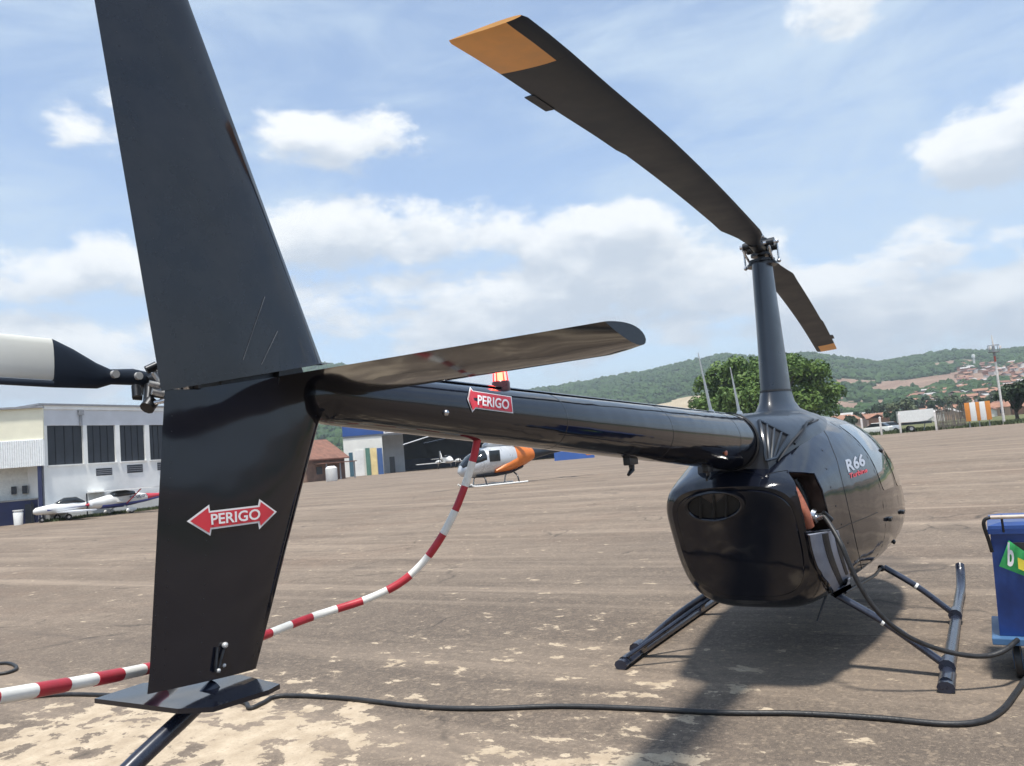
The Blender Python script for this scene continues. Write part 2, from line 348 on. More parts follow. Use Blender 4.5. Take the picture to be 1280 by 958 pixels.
    cs = m('ADD', m('ADD', chip, bias), m('MULTIPLY_ADD', fine, .05, -.025))
    cm = mp(cs, .636, .648, 0, .94, 'SMOOTHSTEP')
    halo = mp(cs, .54, .65, 0, .22, 'SMOOTHSTEP')
    pale = mix(mp(noise(OB, 6, 5, .6), .35, .7), (.40, .315, .22), (.58, .475, .345))
    pale = mix(mp(fine, .45, .8, 0, .45), pale, (.27, .21, .155)); pale = mix(mp(noise(OB, 24, 4, .7), .55, .7, 0, .6), pale, (.20, .155, .115))
    c = mix(halo, c, (.33, .26, .19))
    c = mix(cm, c, pale)
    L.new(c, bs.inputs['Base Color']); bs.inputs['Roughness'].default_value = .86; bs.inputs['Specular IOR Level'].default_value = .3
    b = N.new('ShaderNodeBump'); b.inputs['Strength'].default_value = .55; b.inputs['Distance'].default_value = .012
    L.new(m('ADD', m('MULTIPLY', fine, .9), m('ADD', m('MULTIPLY', cm, .35), m('MULTIPLY', grit, .45))), b.inputs['Height']); L.new(b.outputs[0], bs.inputs['Normal'])
    return mt
def make_apron():
    pts = []
    key = [(-180, 70), (-60, 70), (-20, 100), (-5, 122), (0, 116), (4, 108), (8, 106), (14, 112), (25, 150), (38, 175), (48, 175), (55, 110), (64, 90), (90, 80), (180, 70)]
    for a in range(-180, 180, 3):
        r = np.interp(a, [k[0] for k in key], [k[1] for k in key]); t = math.radians(a); pts.append((CAM[0]+r*math.cos(t), CAM[1]+r*math.sin(t), 0))
    V = [(CAM[0], CAM[1], 0)]+pts; n = len(pts)
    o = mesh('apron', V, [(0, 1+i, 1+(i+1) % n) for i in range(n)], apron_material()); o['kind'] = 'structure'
make_apron()
def veg_mat(name, c1, c2, scale, c3=None):
    mt = bpy.data.materials.new(name); mt.use_nodes = True; N = mt.node_tree.nodes; L = mt.node_tree.links; bs = N['Principled BSDF']; tc = N.new('ShaderNodeTexCoord')
    n = N.new('ShaderNodeTexNoise'); n.inputs['Scale'].default_value = scale; n.inputs['Detail'].default_value = 7; n.inputs['Roughness'].default_value = .65; L.new(tc.outputs['Object'], n.inputs['Vector'])
    r = N.new('ShaderNodeValToRGB'); L.new(n.outputs['Fac'], r.inputs[0]); r.color_ramp.elements[0].position = .34; r.color_ramp.elements[0].color = (*c1, 1); r.color_ramp.elements[1].position = .64; r.color_ramp.elements[1].color = (*c2, 1)
    if c3: e = r.color_ramp.elements.new(.74); e.color = (*c3, 1)
    L.new(r.outputs[0], bs.inputs['Base Color']); bs.inputs['Roughness'].default_value = .9; bs.inputs['Specular IOR Level'].default_value = .15
    MATS[name] = mt; return mt
GRASS = veg_mat('verge_grass', (.075, .095, .035), (.16, .15, .07), .15, (.24, .19, .11))
n = 96
gv = [(CAM[0]+r*math.cos(2*math.pi*i/n), CAM[1]+r*math.sin(2*math.pi*i/n), -.012 if r < 3000 else -20) for r in (60, 140, 320, 5200) for i in range(n)]
gf = [(k*n+i, k*n+(i+1) % n, (k+1)*n+(i+1) % n, (k+1)*n+i) for k in range(3) for i in range(n)]
g_ = mesh('ground', gv, gf, GRASS); g_['kind'] = 'structure'
RIDGE = [(-250, 570), (100, 545), (240, 515), (300, 478), (345, 462), (400, 456), (430, 457), (480, 478), (540, 494), (640, 494), (690, 485), (720, 480), (760, 473), (820, 463), (860, 453), (905, 444), (950, 448), (1010, 443), (1060, 449), (1100, 455), (1150, 446), (1190, 440), (1230, 441), (1280, 437), (1400, 440), (1600, 446)]
ra = sorted([azel(*p) for p in RIDGE]); RA = [a for a, e in ra]; RE = [e for a, e in ra]
def ridge(az):
    base = .058+.018*math.sin(az*3.1+.4)+.012*math.sin(az*7.3+1)
    if az < RA[0]: w = min(1, (RA[0]-az)/.25); return RE[0]*(1-w)+base*w
    if az > RA[-1]: w = min(1, (az-RA[-1])/.25); return RE[-1]*(1-w)+base*w
    return float(np.interp(az, RA, RE))
_ph = RNG.uniform(0, 6.28, (3, 8)); 
def bump2(x, y):
    v = 0
    for k in range(8):
        fr = .004*1.7**k; v += math.sin(x*fr*math.cos(k*2.1)+y*fr*math.sin(k*2.1)+_ph[0, k])/1.5**k
    return v
R0, R1 = 210., 1500.
def terr(az, r):
    if r < R0: return -.6
    t = min(1, (r-R0)/(R1-R0)); g = .16*t+.84*t*t*(3-2*t)
    z = math.tan(ridge(az))*r*g+1.7*g-.6*(1-t)
    x, y = r*math.cos(az), r*math.sin(az)
    z += bump2(x, y)*9*t*(1-t)
    if r > R1: z -= (r-R1)*.25
    return z
def terr_px(px, r):
    a, _ = azel(px, hzy(px)); return np.array([CAM[0]+r*math.cos(a), CAM[1]+r*math.sin(a), terr(a, r)])
HILLM = veg_mat('hill_cover', (.030, .055, .026), (.055, .085, .035), .02)
EARTH = veg_mat('bare_earth', (.19, .12, .085), (.30, .21, .155), .03)
STRAW = veg_mat('dry_grass', (.34, .27, .17), (.44, .37, .26), .05)
def zone(az, r, rnd=True):                     # what covers the slope: 0 forest, 1 bare earth and town, 2 straw field
    x, y = r*math.cos(az), r*math.sin(az); b = bump2(x*3, y*3)*.18
    d = math.degrees(az); e = (d+5)/10
    if 15.5+1.5*b < d < 27 and 600+60*b+max(0, 22-d)*14 < r < 860+90*b-max(0, d-22)*20: return 2
    b2 = bump2(x*6+90, y*6)*.2
    if d < 8.5+2*b2 and 520+120*b < r < (960+(8.5-d)*28)+200*b2:
        return 1 if (b+b2 > .04) else 0
    if d < 14 and 330 < r < 520+160*b and b > -.02: return 1
    return 0
def make_hills():
    az = np.radians(np.concatenate([np.arange(-180, -8, 1.2), np.arange(-8, 50, .3), np.arange(50, 180, 1.2)])); rs = list(np.linspace(R0, 620, 34))+list(np.linspace(640, 1500, 50))+[1600, 1800, 2400]
    n = len(az); V = []; Fc = []; M = []
    for r in rs:
        for a in az:
            V.append((CAM[0]+r*math.cos(a), CAM[1]+r*math.sin(a), terr(a, r)))
    for i in range(len(rs)-1):
        for j in range(n):
            k = (j+1) % n; Fc.append((i*n+j, i*n+k, (i+1)*n+k, (i+1)*n+j)); M.append(zone(az[j], (rs[i]+rs[i+1])/2))
    o = mesh('hills', V, Fc, [HILLM, EARTH, STRAW], smooth=80); o.data.polygons.foreach_set('material_index', M); o['kind'] = 'structure'
make_hills()
FOREST = veg_mat('forest_leaves', (.022, .050, .020), (.060, .105, .034), .03)
def make_forest():
    ico = bmesh.new(); bmesh.ops.create_icosphere(ico, subdivisions=2, radius=1); ico.verts.index_update()
    bv = np.array([v.co[:] for v in ico.verts]); bf = np.array([[v.index for v in f.verts] for f in ico.faces]); ico.free()
    var = [bv*RNG.uniform(.62, 1.22, (len(bv), 1)) for _ in range(12)]
    V = []; Fc = []; cnt = 0
    while cnt < 13000:
        a = math.radians(random.uniform(-12, 58)); r = R0+90+(R1+40-R0)*random.random()**.72
        if zone(a, r): continue
        if math.degrees(a) < 15 and r < 560: continue
        if r < 480 and bump2(r*math.cos(a)*4, r*math.sin(a)*4) < .2: continue
        s = random.uniform(2.4, 5.4)*(.75 if r < 600 else 1); z = terr(a, r)+s*.3
        k = random.choice(var)*s*np.array([random.uniform(.8, 1.2), random.uniform(.8, 1.2), random.uniform(.7, 1.15)])
        V.append(k+np.array([CAM[0]+r*math.cos(a), CAM[1]+r*math.sin(a), z])); Fc.append(bf+cnt*len(bv)); cnt += 1
    o = mesh('hill_forest', np.concatenate(V), np.concatenate(Fc).tolist(), FOREST, kind='stuff'); tag(o, 'dense green forest covering the far hills', 'forest')
make_forest()
# ------------------------------------------------------------------ the black helicopter
HELI = empty('helicopter', (0, 0, 0), 0, 'glossy black helicopter parked on the apron with red PERIGO arrows on fin and tail boom', 'helicopter')
ST = [  # x, half width, z bottom, z top, z of widest, exponent top, exponent bottom, rake
 (-1.80, .425, .56, 1.37, 1.08, 3.4, 3.5, .50), (-1.74, .485, .50, 1.42, 1.08, 3.3, 3.5, .50), (-1.55, .527, .46, 1.50, 1.08, 3.0, 3.4, .48), (-1.3, .565, .445, 1.60, 1.06, 2.7, 3.2, .40),
 (-1.0, .612, .44, 1.71, 1.04, 2.4, 2.9, .25), (-.6, .665, .44, 1.785, 1.02, 2.4, 2.6, .08), (-.2, .715, .445, 1.82, 1.0, 2.4, 2.6, 0), (.4, .758, .44, 1.835, .98, 2.4, 2.6, 0),
 (.9, .768, .44, 1.82, .96, 2.35, 2.6, 0), (1.35, .750, .45, 1.72, .94, 2.3, 2.5, 0), (1.75, .68, .47, 1.52, .92, 2.2, 2.4, 0), (2.1, .54, .52, 1.27, .9, 2.1, 2.2, 0), (2.35, .34, .62, 1.08, .87, 2, 2, 0), (2.46, .12, .76, .95, .86, 2, 2, 0)]
SF = [hermite([s[0] for s in ST], [s[k] for s in ST]) for k in range(1, 8)]
def bodypt(x, t, grow=0.):
    w, zb, zt, zm, n1, n2, rk = [f(x) for f in SF]; c, s = math.cos(t), math.sin(t); n = n1 if s >= 0 else n2
    y = (w+grow)*math.copysign(abs(c)**(2/n), c); z = zm+(zt+grow-zm)*abs(s)**(2/n) if s >= 0 else zm-(zm-zb+grow)*abs(s)**(2/n)
    return np.array([x+rk*max(0, 1.36-z)*.9, y, z])
def ring(x, n=72, grow=0.): return [bodypt(x, 2*math.pi*j/n, grow) for j in range(n)]
xs = [-1.80, -1.785, -1.765, -1.74]+list(np.linspace(-1.68, 2.3, 66))+[2.36, 2.41, 2.45]
g = G(); g.loft([ring(x) for x in xs]); body = g.build('fuselage', [BLACK, INT], HELI, 30)
# --- open service bay cut into the right rear cowling
BAY = [(984, 590), (1017, 592), (1027, 612), (1036, 648), (1041, 662), (1007, 666), (1003, 645), (995, 615)]
bt = bvh(body); hits = [cast(px, py, [bt], 0) for px, py in BAY]; nav = np.mean([h[1] for h in hits], 0); nav /= np.linalg.norm(nav)
outer = [h[0]+nav*.08 for h in hits]; inner = [h[0]-nav*.16 for h in hits]
c = G(); c.loft([inner, outer]); cut = c.build('bay_cutter', INT)
md = body.modifiers.new('bay', 'BOOLEAN'); md.object = cut; md.operation = 'DIFFERENCE'; md.solver = 'EXACT'
dg = bpy.context.evaluated_depsgraph_get(); nm = bpy.data.meshes.new_from_object(body.evaluated_get(dg)); body.modifiers.clear(); old = body.data; body.data = nm
cm_ = cut.data; bpy.data.objects.remove(cut)
for m_ in list(nm.materials): pass
nm.materials.clear(); nm.materials.append(BLACK); nm.materials.append(INT)
bc = np.mean([h[0] for h in hits], 0)
for p in nm.polygons:
    hit = bt.find_nearest(p.center); p.use_smooth = True
    p.material_index = 1 if hit[3] > .004 and np.linalg.norm(np.array(p.center)-bc) < .6 else 0
nm.set_sharp_from_angle(angle=math.radians(28))
# bay rim, duct, filler neck
g = G(); g.tube([h[0]+nav*.002 for h in hits]+[hits[0][0]+nav*.002], .006, 8); g.build('bay_rim', BLACK, HELI, 40)
def bayp(u, v, d): # u across, v up inside the bay
    a = hits[0][0]*(1-u)+hits[1][0]*u; b = hits[5][0]*(1-u)+hits[4][0]*u; return b*(1-v)+a*v-nav*d
g = G(); g.tube(spline([bayp(.15, 1.05, .1), bayp(.3, .7, .06), bayp(.35, .35, .04), bayp(.45, .1, .06)]), .036, 12); g.build('heat_duct', COPPER, HELI, 50)
g = G(); g.tube(spline([bayp(.75, .95, .12), bayp(.8, .6, .1), bayp(.7, .3, .1)]), .028, 10); g.tube(spline([bayp(.1, .3, .1), bayp(.5, .25, .04), bayp(.95, .3, .1)]), .014, 8); g.box(*sum([[v-.04, v+.04] for v in bayp(.45, .12, .1)], []), bev=.01); g.build('bay_plumbing', DARKM, HELI, 50)
NECK = bayp(.66, .22, .02)
g = G(); g.cyl(bayp(.6, .30, .12), NECK, .034, n=14); g.cyl(bayp(.6, .3, .05), bayp(.63, .26, .03), .046, n=14); g.build('filler_neck', STEEL, HELI, 40)
# hanging bay door
DO = [(1007, 667), (1042, 662), (1051, 685), (1059, 712), (1065, 735), (1045, 748), (1026, 715), (1015, 690)]
def doorp(u, v, off):
    px = (1008+v*8+v*v*29)*(1-u)+(1043+v*13+v*v*9)*u; py = (667+v*80)*(1-u)+(663+v*72)*u
    h = cast(px, py, [bt], off)
    if h is None: q = onplane(px, py, 0, -1.12); return q, None
    return h[0], h[1]
def door_strip(u0, u1, v0, v1, o0, o1, nu=5, nv=14):
    gg = G(); top = [[doorp(u0+(u1-u0)*i/nu, v0+(v1-v0)*j/nv, o1)[0] for i in range(nu+1)] for j in range(nv+1)]
    bot = [[doorp(u0+(u1-u0)*i/nu, v0+(v1-v0)*j/nv, o0)[0] for i in range(nu+1)] for j in range(nv+1)]
    gg.loft([t+b[::-1] for t, b in zip(top, bot)]); return gg
door = door_strip(0, 1, 0, 1, .012, .028).build('bay_door', PALE, HELI, 40)
door_strip(.40, .60, .02, .93, .026, .032).build('stiffener_slot', RUBBER, door, 40)
door_strip(.82, .93, .04, .72, .026, .032).build('stiffener_slot', RUBBER, door, 40)
door_strip(-.05, .02, 0, 1, .008, .034).build('door_edge', BLACK, door, 40)
# rear panel and exhaust
def rearp(k, t):
    p = bodypt(-1.80, t); c0 = np.array([0, 0]); return p
rp = ring(-1.80, 72); cen = np.mean(rp, 0); g = G()
r1 = [np.array([p[0]-.003, cen[1]+(p[1]-cen[1])*.93, cen[2]+(p[2]-cen[2])*.93]) for p in rp]; r2 = [np.array([p[0]-.016, cen[1]+(p[1]-cen[1])*.915, cen[2]+(p[2]-cen[2])*.915]) for p in rp]
for r_ in (r1, r2):
    for p in r_: p[0] = -1.80+.45*max(0, 1.36-p[2])*1.0-(.003 if r_ is r1 else .014)
g.loft([r1, r2], False, True); rear = g.build('rear_panel', BLACK, HELI, 30)
rt = bvh(rear)
EX = [cast(893+37*math.cos(a), 632+18*math.sin(a)-.06*37*math.cos(a), [rt, bt], .0) for a in np.linspace(0, 2*math.pi, 32, endpoint=False)]
ec = np.mean([h[0] for h in EX], 0); en = np.mean([h[1] for h in EX], 0)
def exr(k, off): return [ec+(h[0]-ec)*k+en*off for h in EX]
g = G(); g.loft([exr(1.06, .001), exr(1.05, .022), exr(.97, .026), exr(.9, .020), exr(.86, .002)], False, False); ex = g.build('exhaust_rim', BLACK, HELI, 60)
g = G(); g.loft([exr(.88, .003), exr(.8, .0035), exr(.1, .004)], False, True); g.build('exhaust_mouth', mat('exhaust_dark', (.006, .006, .006), .8, var=.3), ex)  # flat disc, the shade of the exhaust hollow is put into its colour
for k in (-.45, 0, .42):
    i0 = ec+(EX[0][0]-ec)*k; up = (EX[24][0]-ec)*.78
    g = G(); g.tube([i0-up+en*.008, i0+up+en*.008], .010, 8); g.build('exhaust_vane', MATS['exhaust_dark'], ex, 40)
# upper fairing round the mast
FS = [(-1.62, .245, 1.845, 1.40, 2.2), (-1.45, .285, 1.85, 1.42, 2.2), (-1.2, .345, 1.855, 1.5, 2.3), (-.9, .40, 1.86, 1.55, 2.3), (-.4, .44, 1.875, 1.6, 2.3), (.1, .42, 1.88, 1.6, 2.2), (.6, .30, 1.862, 1.6, 2.1), (.95, .12, 1.83, 1.6, 2)]
FF = [hermite([s[0] for s in FS], [s[k] for s in FS]) for k in range(1, 5)]
def fair(x, n=40, k=1.):
    w, zt, zb, e = [f(x) for f in FF]; out = []
    for j in range(n+1):
        t = math.pi*j/n; c, s = math.cos(t), math.sin(t); out.append(np.array([x, k*w*math.copysign(abs(c)**(2/e), c), zb+(zt-zb)*k*abs(s)**(2/e)]))
    return out+[np.array([x, -w*.6, zb-.12]), np.array([x, w*.6, zb-.12])]
g = G(); g.loft([fair(x) for x in np.linspace(-1.62, .95, 40)]); fairing = g.build('upper_fairing', MASTP, HELI, 35)
ft = bvh(fairing)
# louvred intake on the fairing's right rear flank
def lq(u, v):   # pixel quad TL TR BR BL
    q = [np.array(a, float) for a in ((948, 527), (985, 545), (968, 573), (958, 576))]; p = (1-u)*(1-v)*q[0]+u*(1-v)*q[1]+u*v*q[2]+(1-u)*v*q[3]
    return p
def on_fair(u, v, off): p = lq(u, v); h = cast(p[0], p[1], [ft], off) or cast(p[0], p[1], [bt], off); return h[0]
g = G(); g.add([on_fair(i/8, j/8, .004) for j in range(9) for i in range(9)], [(j*9+i, j*9+i+1, j*9+i+10, j*9+i+9) for j in range(8) for i in range(8)])
lou = g.build('intake_screen', RUBBER, HELI, 50)
for u in (0., .25, .5, .75, 1.):
    g = G(); g.tube([on_fair(u, v, .008) for v in np.linspace(0, 1, 7)], .011 if u in (0., 1.) else .009, 6); g.build('intake_slat', MASTP, lou, 50)
for v in (0., 1.):
    g = G(); g.tube([on_fair(u, v, .008) for u in np.linspace(0, 1, 7)], .011, 6); g.build('intake_frame', MASTP, lou, 50)
# dark seam where cowling meets fairing, with its latch arm
g = G(); g.tube([cast(px, py, [bt, ft], .002)[0] for px, py in ((971, 577), (980, 564), (990, 551), (1000, 540), (1010, 531), (1022, 525))], .012, 6, flat=.5); g.build('cowling_seam', RUBBER, HELI, 50)
g = G(); g.tube([cast(px, py, [bt, ft], .02)[0] for px, py in ((990, 556), (1002, 541), (1006, 531), (1014, 527))], .010, 6); g.build('cowling_latch', DARKM, HELI, 50)
# tail boom
def boomr(x): t = (-1.2-x)/4.3; return .203-.131*t
def boomz(x): t = (-1.2-x)/4.3; return 1.632+.284*t
def bring(x, n=48, k=0.): return [np.array([x, (boomr(x)+k)*math.cos(a), boomz(x)+(boomr(x)+k)*math.sin(a)]) for a in np.linspace(0, 2*math.pi, n, endpoint=False)]
tailend = [[np.array([x, y_*k_, boomz(x)+(z_-boomz(-5.405))*k_]) for (_, y_, z_) in bring(-5.405)] for x, k_ in ((-5.43, .9), (-5.455, .65), (-5.47, .3))]
g = G(); g.loft([bring(x) for x in np.linspace(-1.45, -5.405, 30)]+tailend); boom = g.build('tail_boom', BLACK, HELI, 40); bo = bvh(boom)
g = G(); g.loft([bring(-1.60, 48, .004), bring(-1.60, 48, .012), bring(-1.635, 48, .014), bring(-1.64, 48, .004)], False, False); g.build('boom_gap_ring', RUBBER, boom, 40)  # raised dark ring standing in for the shaded gap at the fairing
for x in (-1.98, -3.1, -4.2):
    g = G(); g.loft([bring(x, 48, .0002), bring(x-.001, 48, .0009), bring(x-.006, 48, .0009), bring(x-.007, 48, .0002)], False, False); g.build('skin_lap', BLACK, boom, 40)
g = G(); g.tube([(x, -.012, boomz(x)+boomr(x)+.004) for x in np.linspace(-1.7, -5.2, 12)], .010, 6, flat=.5); g.build('top_conduit', BLACK, boom, 50)
for x in (-2.15, -3.35):
    z = boomz(x)-boomr(x); g = G(); g.tube([(x, 0, z+.02), (x, 0, z-.055), (x-.05, 0, z-.075)], [.02, .014, .008], 8); g.box(x-.06, x+.05, -.018, .018, z-.03, z+.012, bev=.006); g.build('belly_antenna', DARKM, HELI, 40)
h_ = cast(907, 566, [bo], .002)[0]; g = G(); g.ball(h_, .018, sc=(1.4, .5, 1.)); g.build('position_light', mat('amber_lens', (.5, .16, .09), .3), HELI, 60)
h_ = cast(557, 516, [bo], .002)[0]; g = G(); g.ball(h_, .010); g.build('inspection_plug', STEEL, HELI, 60)
# whip antennas on the boom
for (px0, py0, px1, py1, xx) in ((893, 513, 876, 436, -1.95), (928, 519, 916, 459, -1.28)):
    a = onplane(px0, py0, 0, xx); b = onplane(px1, py1, 0, xx-.05); a = np.array([a[0], 0, (boomz(xx)+boomr(xx)-.01) if xx < -1.5 else 1.845]); dv = (b-onplane(px0, py0, 0, xx)); b = a+dv
    g = G(); g.tube([a, a+dv*.18, b], [.012, .010, .003], 8); an = g.build('whip_antenna', WHITE, HELI, 50)
    g = G(); g.cyl(a-np.array([0, 0, .005]), a+np.array([0, 0, .03]), .03, .016, 12); g.build('antenna_base', WHITE, an, 40)
# beacon
bx = -4.50; bz = boomz(bx)+boomr(bx)+.006
g = G(); g.tube([(bx, 0, bz-.012), (bx, 0, bz+.020), (bx, 0, bz+.025)], [.034, .034, .030], 20); be = g.build('beacon', mat('beacon_drum_red', (.06, .012, .012), .3), HELI, 40)
g = G(); g.tube([(bx, 0, bz+.025), (bx, 0, bz+.058), (bx, 0, bz+.066)], [.020, .019, .008], 16); g.build('beacon_lens', mat('beacon_red_glow', (.7, .03, .02), .25, emit=(1, .09, .05), estr=7), be, 60)
for a in range(6):
    q = a*math.pi/3; g = G(); g.tube([(bx+.027*math.cos(q), .027*math.sin(q), bz+.024), (bx+.024*math.cos(q), .024*math.sin(q), bz+.066)], [.003, .002], 5); g.build('lens_rib', mat('beacon_rib_red', (.40, .04, .03), .3, emit=(1, .06, .04), estr=.8), be)
# fins: swept, symmetric aerofoil section
def foil(le, te, z, th, n=22, cant=0.):
    out = []
    for j in range(n):
        u = 2*math.pi*j/n; s = .5*(1+math.cos(u)); xx = le+(te-le)*s
        y = th*(1.45*math.sqrt(max(s, 0))-.62*s-1.7*s*s+1.37*s**3-.50*s**4)*1.9*(1 if u <= math.pi else -1)*.5
        out.append(np.array([xx, y+cant, z]))
    return out
g = G(); rings = []
for z in np.linspace(1.915, 2.985, 14):
    le = -5.408-.4248*(z-2.0); te = -5.897-.1366*(z-1.922); rings.append(foil(le, te, z+.05*0, .052*(1-(z-1.9)*.25)))
for k, r_ in enumerate(rings):       # the lower edge slopes down towards the trailing edge
    if k == 0:
        for p in r_: p[2] += .085*(p[0]+5.897)/.49
rings.append([np.array([-5.93+(p[0]+5.93)*.8, p[1]*.3, 3.0]) for p in rings[-1]])
g.loft(rings); ufin = g.build('upper_fin', FINP, HELI, 32)
g = G(); rings = []
for z in np.linspace(1.985, 1.272, 12):
    le = -5.405-.4518*(1.902-z) if z < 1.902 else -5.405; te = -5.889-.12*(1.887-z); rings.append(foil(le, te, z, .040, cant=-.012*(1.6-z)))
rings[0] = [p for p in rings[0]]
for p in rings[0]: p[2] -= .075*(-5.40-p[0])/.49
for p in rings[-1]: p[2] += .022*(-5.69-p[0])/.27
g.loft(rings); lfin = g.build('lower_fin', BLACK, HELI, 32)
uf, lf = bvh(ufin), bvh(lfin)
def rivets(name, tr, lines, par, r=.0013):
    g = G()
    for (a, b, n) in lines:
        for k in range(n):
            h = cast(a[0]+(b[0]-a[0])*k/(n-1), a[1]+(b[1]-a[1])*k/(n-1), [tr], .0)
            if h: g.ball(h[0], r, 6, 4)
    g.build(name, DARKM, par, 60, 'stuff')
rivets('rivet_row', uf, [((214, 478), (392, 450), 22), ((146, 40), (222, 470), 26), ((238, 60), (385, 440), 26), ((190, 20), (300, 455), 18)], ufin)
rivets('rivet_row', lf, [((197, 650), (192, 850), 16), ((215, 520), (205, 850), 18), ((258, 676), (250, 840), 10), ((395, 520), (318, 820), 20)], lfin)
for (a, b) in (((330, 371), (303, 450)), ((346, 414), (326, 456))):  # two thin pale lines laid on the upper fin
    decal_poly([(a[0], a[1]), (a[0]+1.1, a[1]+.4), (b[0]+.9, b[1]), (b[0], b[1])], [uf], mat('line_grey', (.16, .165, .17), .6), 'thin_line', ufin, .0012)
# danger arrows
AR = [(233, 652), (261, 631), (262, 639), (322, 632), (323.5, 624), (345.5, 640), (323.5, 662), (322, 654), (264, 662), (262.5, 670)]
def shrink(P, d):
    out = []; n = len(P); P = [np.array(p, float) for p in P]; A = sum(P[i][0]*P[(i+1) % n][1]-P[(i+1) % n][0]*P[i][1] for i in range(n)); sg = 1 if A > 0 else -1
    for i in range(n):
        a, b, c = P[i-1], P[i], P[(i+1) % n]; e1 = (b-a)/np.linalg.norm(b-a); e2 = (c-b)/np.linalg.norm(c-b); n1 = sg*np.array([-e1[1], e1[0]]); n2 = sg*np.array([-e2[1], e2[0]])
        k = n1+n2; k = k/max(.35, k@n1); out.append(tuple(b+k*d))
    return out
sg1 = decal_poly(AR, [lf], SIGNW, 'danger_arrow', lfin, .0014, 6); decal_poly(shrink(AR, 2.2), [lf], RED, 'arrow_face', sg1, .0028, 6)
decal_text('PERIGO', [(263, 656.5), (324, 649.5), (324, 636), (262, 643)], [lf], SIGNW, 'danger_lettering', sg1, .0042)
AR2 = [(583.3, 499.5), (587, 484.4), (590.5, 489.3), (638.6, 496.5), (640.6, 517), (593.6, 510.8), (589.5, 515.5)]
sg2 = decal_poly(AR2, [bo], SIGNW, 'danger_arrow', boom, .003, 6); decal_poly(shrink(AR2, 1.3), [bo], RED, 'arrow_face', sg2, .0046, 6)
decal_text('PERIGO', [(595.4, 506.8), (634.5, 512.8), (635, 501), (595.4, 495)], [bo], SIGNW, 'danger_lettering', sg2, .0062)
# stabiliser
def stabring(y, tip=False):
    k = (-y)/.94; le = -5.295-.03*k-.10*max(0, k-.88)/.12*k; te = -5.585+.045*k; th = .042; out = []
    for j in range(24):
        u = 2*math.pi*j/24; s = .5*(1+math.cos(u)); sgn = 1 if u <= math.pi else -1; xx = le+(te-le)*s
        out.append(np.array([xx, y+(.30*(le-xx) if tip else .30*(le-xx)*max(0, k-.6)/.4), 1.925+.032*s+sgn*th*(1.45*math.sqrt(s)-.62*s-1.7*s*s+1.37*s**3-.5*s**4)*.95]))
    return out
g = G(); g.loft([stabring(y) for y in (-.0, -.1, -.25, -.4, -.55, -.7, -.82, -.88, -.935)][::-1]); stab = g.build('stabiliser', BLACK, HELI, 35)
# lower plate, bracket, tail skid
g = G(); pl = [(-5.945, .215), (-5.83, .215), (-5.715, .02), (-5.745, -.145), (-5.785, -.155), (-5.905, -.13), (-5.935, -.06)]
g.prism(pl, 2, 1.252, 1.262); plate = g.build('tail_plate', BLACK, HELI)
sk = [onplane(277, 806, 1, -.012), onplane(268, 838, 1, -.016)]
g = G(); g.tube([sk[0]+[0, -.012, 0], sk[1]+[0, -.012, 0]], .0028, 6); g.tube([sk[0]+[-.02, -.012, 0], sk[1]+[-.006, -.012, 0]], .0035, 6); g.ball(sk[0]+[-.002, -.014, 0], .007, mi=1); g.ball(sk[1]+[0, -.014, .0], .005, mi=1); g.ball(onplane(280, 832, 1, -.02), .005, mi=1); g.build('plate_bracket', [DARKM, ZINC], plate, 50)
g = G(); g.tube(spline([(-5.80, 0, 1.262), (-5.86, 0, 1.230), (-6.00, 0, 1.166), (-6.15, 0, 1.085), (-6.3, 0, .985)]), .0185, 14); g.build('tail_skid', SKID, HELI, 50)
# tail rotor on the left of the boom end
TRY = .30
g = G(); g.tube([(-5.52, .0, 1.945), (-5.55, .12, 1.955)], .062, 16); g.tube([(-5.66, .02, 1.955), (-5.66, .20, 1.965)], .045, 16); g.box(-5.74, -5.5, -.0, .09, 1.90, 2.0, bev=.015); g.build('tail_gearbox', DARKM, HELI, 40)
g = G(); g.cyl((-5.675, .12, 1.97), (-5.675, .36, 1.97), .017, n=14); g.tube([(-5.735, TRY, 1.968), (-5.615, TRY, 1.984)], .027, 14); g.tube([(-5.675, TRY, 1.925), (-5.675, TRY, 2.015)], .016, 12); hub = g.build('tail_rotor_hub', DARKM, HELI, 40)
g = G(); g.tube([(-5.675, .155, 1.97), (-5.675, .175, 1.97)], .046, 18); g.build('pitch_slider', STEEL, hub, 40)
for (p_, q_, r_, m_) in (((-5.755, TRY-.04, 1.915), (-5.735, TRY-.02, 1.965), .013, DARKM), ((-5.762, TRY-.045, 1.905), (-5.745, TRY-.04, 1.922), .018, DARKM), ((-5.757, TRY-.045, 1.915), (-5.675, .165, 1.935), .006, STEEL), ((-5.72, TRY-.03, 1.995), (-5.70, TRY-.03, 2.012), .014, DARKM), ((-5.715, TRY-.05, 1.930), (-5.66, TRY-.06, 1.918), .015, STEEL),
                         ((-5.70, TRY-.05, 2.005), (-5.66, TRY-.06, 2.028), .009, STEEL), ((-5.69, TRY-.06, 2.03), (-5.665, TRY-.06, 2.04), .006, DARKM), ((-5.705, TRY-.04, 1.985), (-5.70, TRY-.05, 1.945), .009, STEEL), ((-5.73, TRY-.035, 1.945), (-5.695, TRY-.04, 1.94), .012, DARKM), ((-5.69, TRY-.07, 1.965), (-5.685, TRY-.085, 1.965), .022, STEEL), ((-5.65, TRY-.08, 1.90), (-5.64, .16, 1.925), .008, STEEL)):
    g = G(); g.cyl(p_, q_, r_, n=10); g.build('hub_fitting', m_, hub, 40)
